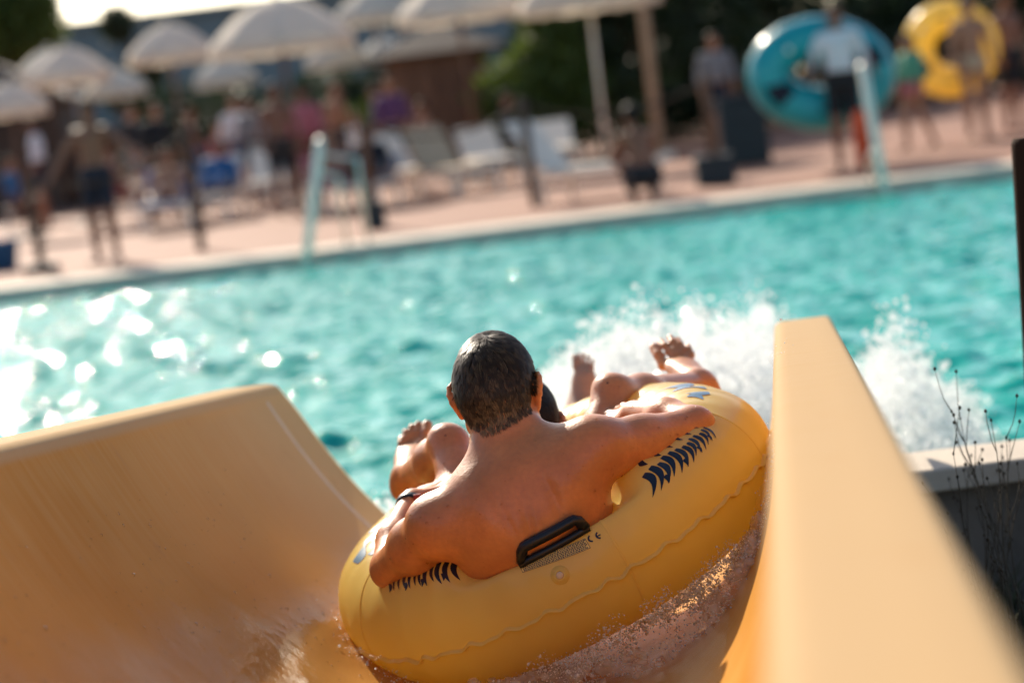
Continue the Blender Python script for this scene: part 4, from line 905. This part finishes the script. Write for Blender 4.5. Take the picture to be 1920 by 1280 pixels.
bg_person(G((-4.0736, 40.0000, 1.0936)), R(190), 1.70, 'person in white shirt standing far back under the parasols', top='whitec', bottom='blue')
bg_person(G((-1.3992, 37.0000, 0.7418)), R(170), 1.70, 'person in purple shirt behind the row of loungers', top='purple', bottom='navy')
# loungers
def lounger(loc, rz, back, fab, label, group='sun loungers on the deck'):
    root = empty('sun_lounger', loc, rz, label=label, cat='sun lounger', group=group)
    f = MB()
    for sx in (-.31, .31): f.box((sx, .3, .34), (.045, 1.35, .05))
    for y in (-.36, .3, .96): f.box((0, y, .34), (.575, .045, .045))
    f.build('frame', M['white'], root)
    for sx in (-.31, .31):
        for y in (-.3, .9): MB().box((sx, y, .16), (.045, .06, .31)).build('leg', M['white'], root)
    MB().box((0, .36, .385), (.60, 1.22, .035)).build('seat', M[fab], root, bevel=.012)
    Mx = Matrix.Rotation(-back, 3, 'X'); c_ = Vector((0, -.26, .39)) + Mx @ Vector((0, -.38, .0))
    MB().box(c_, (.60, .76, .035), M=Mx).build('backrest', M[fab], root, bevel=.012)
    MB().tube([c_ + Mx @ Vector((.2, -.1, -.02)), Vector((.2, -.55, .33))], .014, 6).tube([c_ + Mx @ Vector((-.2, -.1, -.02)), Vector((-.2, -.55, .33))], .014, 6).tube([(-.22, -.55, .33), (.22, -.55, .33)], .014, 6).build('back_prop', M['steel'], root)
    return root
for (p, rz, bk_, fab, lb) in (((-0.5799, 33.0000, 0.5955), 205, 48, 'sand', 'sand-coloured lounger with raised back in full sun, in the middle of the deck'), ((-1.2408, 34.5000, 0.6842), 205, 45, 'cloth', 'white lounger with raised back just left of the sand-coloured one'),
        ((-0.0324, 35.0000, 0.5552), 190, 35, 'cloth', 'white lounger right of the sand-coloured one'), ((-1.6253, 32.0000, 0.6285), 170, 20, 'grey', 'grey lounger behind the rope post with the smaller black block'), ((0.9801, 27.8000, 0.3698), 235, 50, 'cloth', 'cream lounger nearest the pool, left of the crouching person'),
        ((0.9716, 36.0000, 0.5922), 180, 30, 'cloth', 'white lounger under the pole of the right parasol'), ((-3.8675, 34.0000, 0.9203), 175, 40, 'cloth', 'white lounger behind the leftmost rope posts'), ((-4.4203, 33.0000, 0.8690), 185, 35, 'blue', 'blue lounger right of the tanned man in navy shorts'),
        ((-3.3811, 37.0000, 0.9436), 180, 45, 'cloth', 'white lounger behind the two standing companions'), ((-2.1755, 33.0000, 0.7034), 190, 30, 'pink', 'pink lounger right of the two standing companions')):
    lounger(G(p), R(rz), R(bk_), fab, lb)
for (p, rz, ps, sk, tp, bt, lb) in (((-1.6137, 32.0000, 0.7191), 170, 'recline', 'skinbd', 'blackc', 'blackc', 'person in black reclining on the grey lounger'),
        ((-4.3717, 33.0000, 0.9579), 185, 'recline', 'skinbg', None, 'red', 'bare-chested person reclining on the blue lounger'), ((-3.8176, 34.0000, 1.0119), 175, 'recline', 'skinbd', 'blue', 'blue', 'person in blue reclining behind the leftmost rope posts'), ((-2.1284, 33.0000, 0.7852), 190, 'recline', 'skinbg', None, 'blue', 'bare-chested person reclining on the pink lounger')):
    bg_person(G(p), R(rz), 1.72, lb, ps, sk, 'hairbg', tp, bt, arms=(((.30, -.05, .50), (.26, .22, .45)), ((-.30, -.05, .50), (-.26, .22, .45))))
# parasols
def parasol(loc, rad, hgt, label, tilt=0., group='white parasols over the loungers'):
    pole = 'white' if 'pale pole' in label else 'wood'
    root = empty('parasol', loc, random.uniform(0, 1), label=label, cat='parasol', group=group)
    n, rings = 8, 7; V = []; F = []
    for i in range(rings + 1):
        f = i / rings
        for j in range(n * 4):
            a = 2 * math.pi * j / (n * 4); seg = abs(((j / 4) % 1) - .5) * 2; r = rad * f * (1 - .075 * (1 - seg ** 2)); V.append((r * math.cos(a), r * math.sin(a), hgt - rad * .60 * f ** 1.8 - .02 * (1 - seg ** 2) * f))
    for j in range(n * 4): V.append((V[rings * n * 4 + j][0] * 1.005, V[rings * n * 4 + j][1] * 1.005, V[rings * n * 4 + j][2] - .16 - .03 * math.sin(j * 1.57) ** 2))
    m_ = n * 4; F = np.array([(i * m_ + j, i * m_ + (j + 1) % m_, (i + 1) * m_ + (j + 1) % m_, (i + 1) * m_ + j) for i in range(rings + 1) for j in range(m_)])
    cn = mesh_np('canopy', V, F, M['canopy'], root, smooth=False); sld = cn.modifiers.new('s', 'SOLIDIFY'); sld.thickness = .004
    MB().tube([(0, 0, 0), (0, 0, hgt + .02)], .03, 10).build('pole', M[pole], root, True)
    for j in range(n):
        a = 2 * math.pi * (j + .5) / n; a = 2 * math.pi * j / n
        MB().tube([(rad * f * .985 * math.cos(a), rad * f * .985 * math.sin(a), hgt - rad * .60 * f ** 1.8 - .03) for f in (.03, .35, .7, 1)], .010, 5).build('rib', M['wood'], root)
    MB().lathe([(.0, .04), (.05, .03), (.045, -.02), (.0, -.03)], (0, 0, hgt + .05), 10).build('finial', M['white'], root, True)
    MB().lathe([(.0, .10), (.05, .10), (.06, .06), (.28, .045), (.30, .0)], (0, 0, 0), 16).build('base', M['rubber'], root)
M['canopy'] = pm('white_canopy', (.88, .83, .73), .85, .05, 5); add_translucent(M['canopy'], (1., .97, .9), .5)
for (p, rad, hg, lb) in (((-6.3624, 38.0000, 1.3283), .66, 2.78, 'white parasol second from the left edge'), ((-8.0241, 46.0000, 1.5639), .62, 3.05, 'small white parasol peeping over the second one from the left'), ((-4.8577, 39.0000, 1.2518), .72, 2.98, 'white parasol standing alone before the blue-grey building'), ((-2.8033, 35.5000, 1.0242), 1.06, 3.05, 'largest white parasol, above the two standing companions'),
        ((-2.7052, 47.0000, 1.0515), .62, 2.62, 'low white parasol behind the largest one'), ((-1.8329, 46.0000, 1.0598), .80, 3.45, 'tall white parasol between the largest one and the wooden kiosk'), ((-0.1882, 36.0000, 0.8932), .92, 3.12, 'white parasol above the wooden kiosk'), ((1.6677, 34.5000, 0.7093), 1.05, 3.10, 'white parasol cut by the top edge, its pale pole standing before the dark hedge'), ((-6.9330, 36.0000, 1.1229), .55, 2.3, 'white parasol cut by the left edge of the picture'), ((-4.9720, 48.0000, 1.2094), .66, 2.55, 'distant white parasol left of the largest one'), ((-6.9791, 47.0000, 1.3673), .60, 2.55, 'distant white parasol left of the one before the building'), ((-1.8384, 50.0000, 0.9377), .55, 2.6, 'small low parasol under the tall one')):
    parasol(G(p), rad, hg, lb)
mb = empty('wooden_mast', G((2.5237, 36.0000, 1.0379)), label='tall tan wooden mast before the dark hedge', cat='mast')
MB().tube([(0, 0, 0), (0, 0, 2.4), (0, 0, 4.6)], [.085, .075, .065], 10).build('shaft', pm('tan_timber', (.42, .30, .20), .7, .2, 5), mb, True); MB().box((0, 0, .06), (.4, .4, .12)).build('base', M['white'], mb)
# rope posts
posts = []
for (p, top, mat_, blk, lb) in (((-5.0303, 26.6000, 0.1706), 1.05, 'woodd', 1, 'dark rope post left of the tanned man'), ((-3.3157, 27.0000, 0.1729), 1.42, 'woodd', 0, 'slender dark rope post right of the tanned man'), ((-1.3748, 27.2000, 0.1766), 1.22, 'wood', 2, 'reddish rope post standing in the smaller black block'), ((0.4488, 27.6000, 0.1964), 1.25, 'woodd', 0, 'slender brown rope post left of the cream lounger'), ((2.5306, 27.6000, 0.2288), 1.25, 'wood', 3, 'reddish rope post standing in the large black block')):
    x, y, z = G(p); r_ = empty('rope_post', (x, y, z), label=lb, cat='post', group='rope posts along the pool'); posts.append((x, y, z + top - .08))
    MB().tube([(0, 0, 0), (0, 0, top - .02), (0, 0, top)], [.05, .048, .035], 10).build('shaft', M[mat_], r_, True)
    if blk: d_ = {1: (.34, .34, .10), 2: (.26, .26, .30), 3: (.44, .36, .34)}[blk]; MB().box((0, 0, d_[2] / 2), d_).build('weight_block', M['rubber'], r_, bevel=.02)
for a, b_, lb in zip(posts[:-1], posts[1:], ('rope between the two leftmost rope posts', 'rope from the slender dark post to the smaller black block', 'rope between the smaller black block and the cream lounger', 'rope between the slender brown post and the large black block')):
    pts = []
    for i in range(17): f = i / 16; q = Vector(a).lerp(Vector(b_), f); q.z -= .22 * 4 * f * (1 - f); pts.append(q)
    o = MB().tube(pts, .016, 6).build('barrier_rope', M['woodd'], None, True); tag(o, lb, 'rope', 'ropes along the pool edge')
# pool handrails
def rail(pb, pt, label, legs):
    root = empty('handrail', (pb[0], pb[1], -.1), label=label, cat='handrail', group='pool handrails'); o_ = Vector(root.location)
    a = Vector(pb) + Vector((0, 0, -.1)); t_ = Vector(pt)
    MB().tube([q - o_ for q in (a, a.lerp(t_, .5), t_, t_ + Vector((0, .04, .02)), t_ + Vector((.02, .10, -.02)))], [.048, .048, .048, .044, .02], 12).build('rail', M['white'], root, True)
    for dx, fr in legs:
        q = a.lerp(t_, fr); b_ = Vector((q.x + dx, 24.75, DECK0)); MB().tube([x - o_ for x in (b_, Vector((b_.x, b_.y, q.z - .1)), q)], .022, 8).build('leg', M['steel'], root, True)
rail((-2.0009, 24.2000, -0.0497), (-1.6929, 24.7000, 1.2147), 'cream pool handrail leaning out of the water in the left half', ((.20, .80), (.38, .92)))
rail((3.9032, 24.2000, -0.0640), (3.9126, 24.9000, 1.2947), 'thick white pool handrail leaning in front of the teal tube', ((-.06, .45),))
# rescue float hanging on the handrail, bins, tubs
def lathe_thing(name, loc, prof_, mat, label, cat, tilt=(0, 0)):
    o = MB().lathe(prof_, (0, 0, 0), 16).build(name, mat, None, True); o.location = loc; o.rotation_euler = (tilt[0], tilt[1], 0); return tag(o, label, cat)
rf = empty('rescue_float', G((4.1569, 27.0000, 0.2748)), label='red rescue float standing on the deck behind the white handrail', cat='rescue float')
MB().lathe([(.0, .0), (.07, .02), (.10, .10), (.105, .35), (.10, .55), (.06, .66), (.0, .68)], (0, 0, 0), 16).build('float_body', M['orange'], rf, True); MB().tube([(.10, 0, .15), (.15, 0, .25), (.15, 0, .42), (.10, 0, .52)], .014, 6).build('handle', M['black'], rf, True)
bn = empty('waste_bin', G((3.3124, 31.5000, 0.7278)), label='black square bin behind the reddish rope post', cat='bin')
MB().box((0, 0, .42), (.62, .5, .84)).build('bin_body', M['rubber'], bn, bevel=.03); MB().box((0, 0, .87), (.66, .54, .06)).build('lid', M['black'], bn, bevel=.02)
tb = empty('tub', G((-5.7474, 28.0000, 0.5992)), label='blue tub at the left edge of the deck', cat='tub'); MB().lathe([(.0, .01), (.17, .0), (.22, .32), (.235, .33), (.235, .35), (.21, .35), (.16, .03), (.0, .02)], (0, 0, 0), 20).build('tub_body', M['blue'], tb, True); MB().tube([(.22, 0, .33), (.12, 0, .5), (-.12, 0, .5), (-.22, 0, .33)], .010, 6).build('handle', M['white'], tb, True)
kb = empty('low_wall', G((-3.9969, 41.0000, 1.0651)), label='low white wall behind the deck left of the largest parasol', cat='wall'); MB().box((0, 0, .25), (4.2, .25, .5)).build('wall_face', M['white'], kb); MB().box((0, 0, .525), (4.3, .32, .05)).build('capping', M['concrete'], kb, bevel=.01)
# held tubes
def ring_tube(name, c, a, b_, r_, rot, mat, mat2, label):
    root = empty(name, c, label=label, cat='inflatable tube'); root.rotation_euler = rot
    T, Sg = np.meshgrid(np.linspace(0, 2 * np.pi, 64, endpoint=False), np.linspace(0, 2 * np.pi, 20, endpoint=False), indexing='ij')
    def sf(T, Sg, o=0.): rr = (r_ + o) * (1 - .03 * np.abs(np.cos(T * 8)) ** 8); return np.stack([np.cos(T) * (a + rr * np.cos(Sg)), np.sin(T) * (b_ + rr * np.cos(Sg)), rr * np.sin(Sg)], -1)
    I = np.arange(64 * 20).reshape(64, 20); mesh_np('ring', sf(T, Sg), np.stack([I, np.roll(I, -1, 0), np.roll(np.roll(I, -1, 0), -1, 1), np.roll(I, -1, 1)], -1).reshape(-1, 4), mat, root)
    for k_ in range(2):
        th = k_ * math.pi + .3; V = np.array([sf(np.array(th + .5 * i / 9), np.array(R(60 + 60 * j / 5)), .004) for i in range(10) for j in range(6)]); I = np.arange(60).reshape(10, 6)
        mesh_np('printed_band', V, np.stack([I[:-1, :-1], I[1:, :-1], I[1:, 1:], I[:-1, 1:]], -1).reshape(-1, 4), mat2, root)
        pts = [sf(np.array(th + 1.2 + .28 * i / 8), np.array(R(90)), .05 * math.sin(math.pi * i / 8)) for i in range(9)]; MB().tube(pts, .016, 6).build('grab_handle', M['black'], root, True)
    MB().lathe([(.0, .02), (.03, .02), (.035, .0)], tuple(sf(np.array(2.4), np.array(R(90)))), 10).build('valve', M['white'], root, True)
    return root
M['tealv'] = pm('teal_vinyl', (.0, .34, .38), .3, .1, 4, coat=.3)
ring_tube('swim_tube', (3.9079, 27.9500, 1.2720), .60, .40, .27, (R(92), R(8), R(4)), M['tealv'], M['navy'], 'big teal tube held upright by the person in white shirt')
ring_tube('swim_tube', (6.0459, 31.2000, 1.3855), .42, .42, .21, (R(90), 0, R(-20)), M['tube'], M['navy'], 'yellow tube held upright behind the adult at the right')

# ------------------------------------------------------------------ greenery and buildings behind
def leafmass(blobs, n, size, name, mat, parent):
    V = np.zeros((n, 4, 3)); w = np.array([b_[3] * b_[4] * b_[5] for b_ in blobs]); w = w / w.sum(); ids = rng.choice(len(blobs), n, p=w); bl = np.array(blobs)
    d = rng.normal(size=(n, 3)); d /= np.linalg.norm(d, axis=1)[:, None]; rad = rng.random(n) ** .28 * (1 + .12 * rng.normal(size=n))
    c = bl[ids, :3] + d * bl[ids, 3:6] * rad[:, None]
    a = rng.normal(size=(n, 3)); a /= np.linalg.norm(a, axis=1)[:, None]; b_ = np.cross(a, rng.normal(size=(n, 3))); b_ /= np.linalg.norm(b_, axis=1)[:, None]
    s_ = size * rng.uniform(.6, 1.4, n)[:, None]; V = np.stack([c - a * s_, c + b_ * s_ * .45, c + a * s_, c - b_ * s_ * .45], 1)
    return mesh_np(name, V.reshape(-1, 3), np.arange(n * 4).reshape(n, 4), mat, parent, False)
add_translucent(M['leaf'], (.16, .22, .02), .3); add_translucent(M['leafd'], (.04, .07, .01), .15)
def bush(loc, blobs, n, size, label, mat, name='bush', cat='bush', trunk=.0, group=None):
    root = empty(name, loc, label=label, cat=cat, group=group)
    tk = MB(); top = max(b_[2] for b_ in blobs)
    tk.tube([(0, 0, 0), (.05, 0, top * .5), (0, 0, top)], [.16 if trunk else .08, .11 if trunk else .06, .04], 8)
    for b_ in blobs: tk.tube([(0, 0, top * .35), (b_[0] * .6, b_[1] * .6, b_[2] * .75), tuple(b_[:3])], [.06, .04, .015], 6)
    tk.build('trunk', M['woodd'], root, True); leafmass(blobs, n, size, 'crown', M[mat], root)
def rb(n, sx, sy, z0, z1, r0_, r1_): return [(random.uniform(-sx, sx), random.uniform(-sy, sy), random.uniform(z0, z1), random.uniform(r0_, r1_), random.uniform(r0_, r1_) * .8, random.uniform(r0_, r1_) * .9) for _ in range(n)]
bush(G((1.0865, 41.0000, 0.6963)), rb(8, .5, .4, .5, 2.9, .6, .9), 9000, .09, 'sunlit left side of the dark hedge, as a bush in lighter yellow-green leaves', 'leaf')  # lit side of the hedge, its sunlight put into paler leaves
bush(G((2.3130, 42.0000, 0.5982)), rb(12, 1.2, .5, .5, 3.6, .8, 1.1), 14000, .10, 'tall dark hedge behind the tan mast', 'leafd')
bush(G((4.1177, 45.0000, 0.4923)), rb(10, 1.2, .5, .5, 3.4, .8, 1.1), 10000, .10, 'dark hedge behind the person in grey', 'leafd')
bush(G((6.8181, 48.0000, 0.2437)), rb(12, 2.2, .6, .6, 3.6, .9, 1.2), 12000, .11, 'dark hedge behind the teal tube', 'leafd')
bush(G((10.2938, 50.0000, -0.0274)), rb(12, 2.2, .6, .6, 3.8, .9, 1.2), 12000, .11, 'dark hedge at the right edge behind the yellow tube', 'leafd')
bush(G((-2.7184, 47.0000, 0.9494)), rb(10, 2.0, .4, .3, 1.2, .5, .7), 7000, .08, 'low green hedge below the parasols in the middle', 'leafd')
bush(G((-5.0974, 48.0000, 1.0659)), rb(8, 1.6, .4, .3, 1.1, .45, .65), 5000, .08, 'low green hedge below the parasols left of the middle', 'leafd')
bush(G((-0.9391, 46.0000, 0.8795)), rb(9, 1.6, .4, .3, 1.3, .5, .7), 6000, .08, 'low hedge below the wooden kiosk', 'leaf')
bush(G((-8.7222, 52.0000, 1.2038)), rb(8, 2.4, .4, .4, 1.2, .6, .8), 6000, .09, 'low dark hedge behind the leftmost parasols', 'leafd')
bush(G((-12.1911, 62.0000, 1.5983)), rb(9, 1.0, .6, 3.6, 5.2, .8, 1.2), 9000, .12, 'tree rising above the dark hut at the top left', 'leaf', 'tree', 'tree', 1)
bush(G((-9.5184, 68.0000, 1.9740)), rb(5, .35, .35, 1.6, 4.3, .5, .7), 4000, .10, 'slim dark cypress in front of the blue-grey building', 'leafd', 'tree', 'tree', 1)
def hut(name, loc, w, d, h, roof, label, wallm):
    root = empty(name, loc, label=label, cat='kiosk' if 'kiosk' in name else 'hut'); n = max(4, int(w / .35))
    for i in range(n): MB().box((-w / 2 + w * (i + .5) / n, -d / 2, h / 2), (w / n - .02, .05, h)).build('board', wallm, root)
    MB().box((-w / 2, 0, h / 2), (.05, d - .08, h)).build('side_wall', wallm, root); MB().box((w / 2, 0, h / 2), (.05, d - .08, h)).build('side_wall', wallm, root); MB().box((0, d / 2, h / 2), (w, .05, h)).build('back_wall', wallm, root)
    MB().add([(-w / 2 - .4, -d / 2 - .5, h), (w / 2 + .4, -d / 2 - .5, h), (w / 2 + .4, d / 2 + .4, h), (-w / 2 - .4, d / 2 + .4, h), (0, -d / 2 * .3, h + roof), (0, d / 2 * .3, h + roof)], [(0, 1, 4), (1, 2, 5, 4), (2, 3, 5), (3, 0, 4, 5), (0, 3, 2, 1)]).build('roof', M['woodd'], root)
hut('wooden_kiosk', G((-0.7044, 43.0000, 0.9275)), 1.7, 1.6, 2.05, .5, 'dark wooden kiosk below the white parasol in the middle', M['wood'])
hut('wooden_hut', G((-9.4380, 48.0000, 1.1737)), 2.4, 2.2, 2.1, .9, 'dark wooden hut behind the leftmost parasols', M['woodd'])
bl = empty('long_building', (-12, 95, .15), label='long flat-roofed blue-grey building behind the parasols', cat='building')
bm = pm('blue_grey_cladding', (.16, .215, .225), .7, .1, .6)
for i in range(16): MB().box((-24 + 3 * i + 1.5, 0, 3.1), (2.96, .3, 6.2)).build('wall_panel', bm, bl)
MB().box((0, 4.3, 3.1), (48, 8, 6.1)).build('core', bm, bl); MB().box((0, 4, 6.32), (48.6, 9, .22)).build('roof_edge', pm('grey_roof_trim', (.16, .21, .22), .6), bl)
for i in range(7): MB().box((-20 + 6 * i, -.17, 1.7), (1.6, .06, 1.2)).build('window', M['black'], bl)

bush(G((-6.3911, 50.0000, 1.2412)), rb(14, 5.0, .4, .4, 1.5, .7, 1.0), 12000, .09, 'long dark hedge behind the crowd in the left half', 'leafd')
bush(G((-2.2069, 52.0000, 0.8651)), rb(12, 3.5, .4, .4, 1.4, .7, 1.0), 9000, .09, 'long dark hedge behind the crowd in the middle', 'leafd')
crowd = (('blue', 'navy', 'sit'), ('whitec', 'navy', 'stand'), (None, 'red', 'sit'), ('blackc', 'grey', 'stand'), (None, 'blue', 'stand'), ('pink', 'pink', 'sit'), ('grey', 'blackc', 'stand'), (None, 'navy', 'stand'), ('whitec', 'blue', 'sit'), ('purple', 'blackc', 'stand'), (None, 'sand', 'sit'), ('blackc', 'navy', 'sit'))
spots = ((-7.6684, 39.0000, 1.2086), (-7.5648, 41.0000, 1.1853), (-5.7051, 37.0000, 1.0240), (-6.0852, 42.0000, 1.1163), (-4.7165, 39.0000, 1.0193), (-4.7194, 43.0000, 1.0204), (-3.7282, 39.0000, 0.9843), (-2.4288, 40.0000, 0.8039), (-2.2296, 42.0000, 0.7368), (-1.6822, 39.0000, 0.7769), (-1.0217, 40.0000, 0.7199), (0.3807, 40.0000, 0.5924))
words = {'blue': 'blue', 'whitec': 'white', 'blackc': 'black', 'pink': 'pink', 'grey': 'grey', 'purple': 'purple', None: 'bare-chested', 'navy': 'navy', 'red': 'red', 'sand': 'sand'}
where = ('at the left edge of the deck', 'below the second parasol from the left', 'behind the tanned man in navy shorts', 'right of the tanned man, before the long hedge', 'right of the slender dark rope post, far back', 'far back left of the two companions', 'just left of the two companions', 'far back right of the two companions', 'behind the reddish post with the smaller block', 'left of the white lounger with raised back', 'below the wooden kiosk', 'right of the wooden kiosk behind the loungers')
for i, (p, (tp, bt, ps), wh) in enumerate(zip(spots, crowd, where)):
    x, y, z = G(p); what = ('bare-chested person in %s shorts' % words[bt] if tp is None else 'person in %s top' % words[tp]) + (' sitting ' if ps == 'sit' else ' standing ') + wh
    bg_person((x, y, z), R(random.uniform(90, 270)), random.uniform(1.6, 1.82), what, ps, random.choice(('skinbg', 'skinbd')), 'hairbg', tp, bt, group='people under the parasols', res=.026)
    if ps == 'sit':
        st = empty('stool', (x, y, z), label='white stool under the person ' + wh, cat='stool', group='stools under the parasols')
        MB().lathe([(.0, .40), (.20, .40), (.20, .37), (.0, .37)], (0, 0, 0), 14).build('seat', M['white'], st)
        for k in range(3): a = k * 2.094; MB().tube([(.14 * math.cos(a), .14 * math.sin(a), .37), (.20 * math.cos(a), .20 * math.sin(a), 0)], .014, 6).build('leg', M['white'], st)
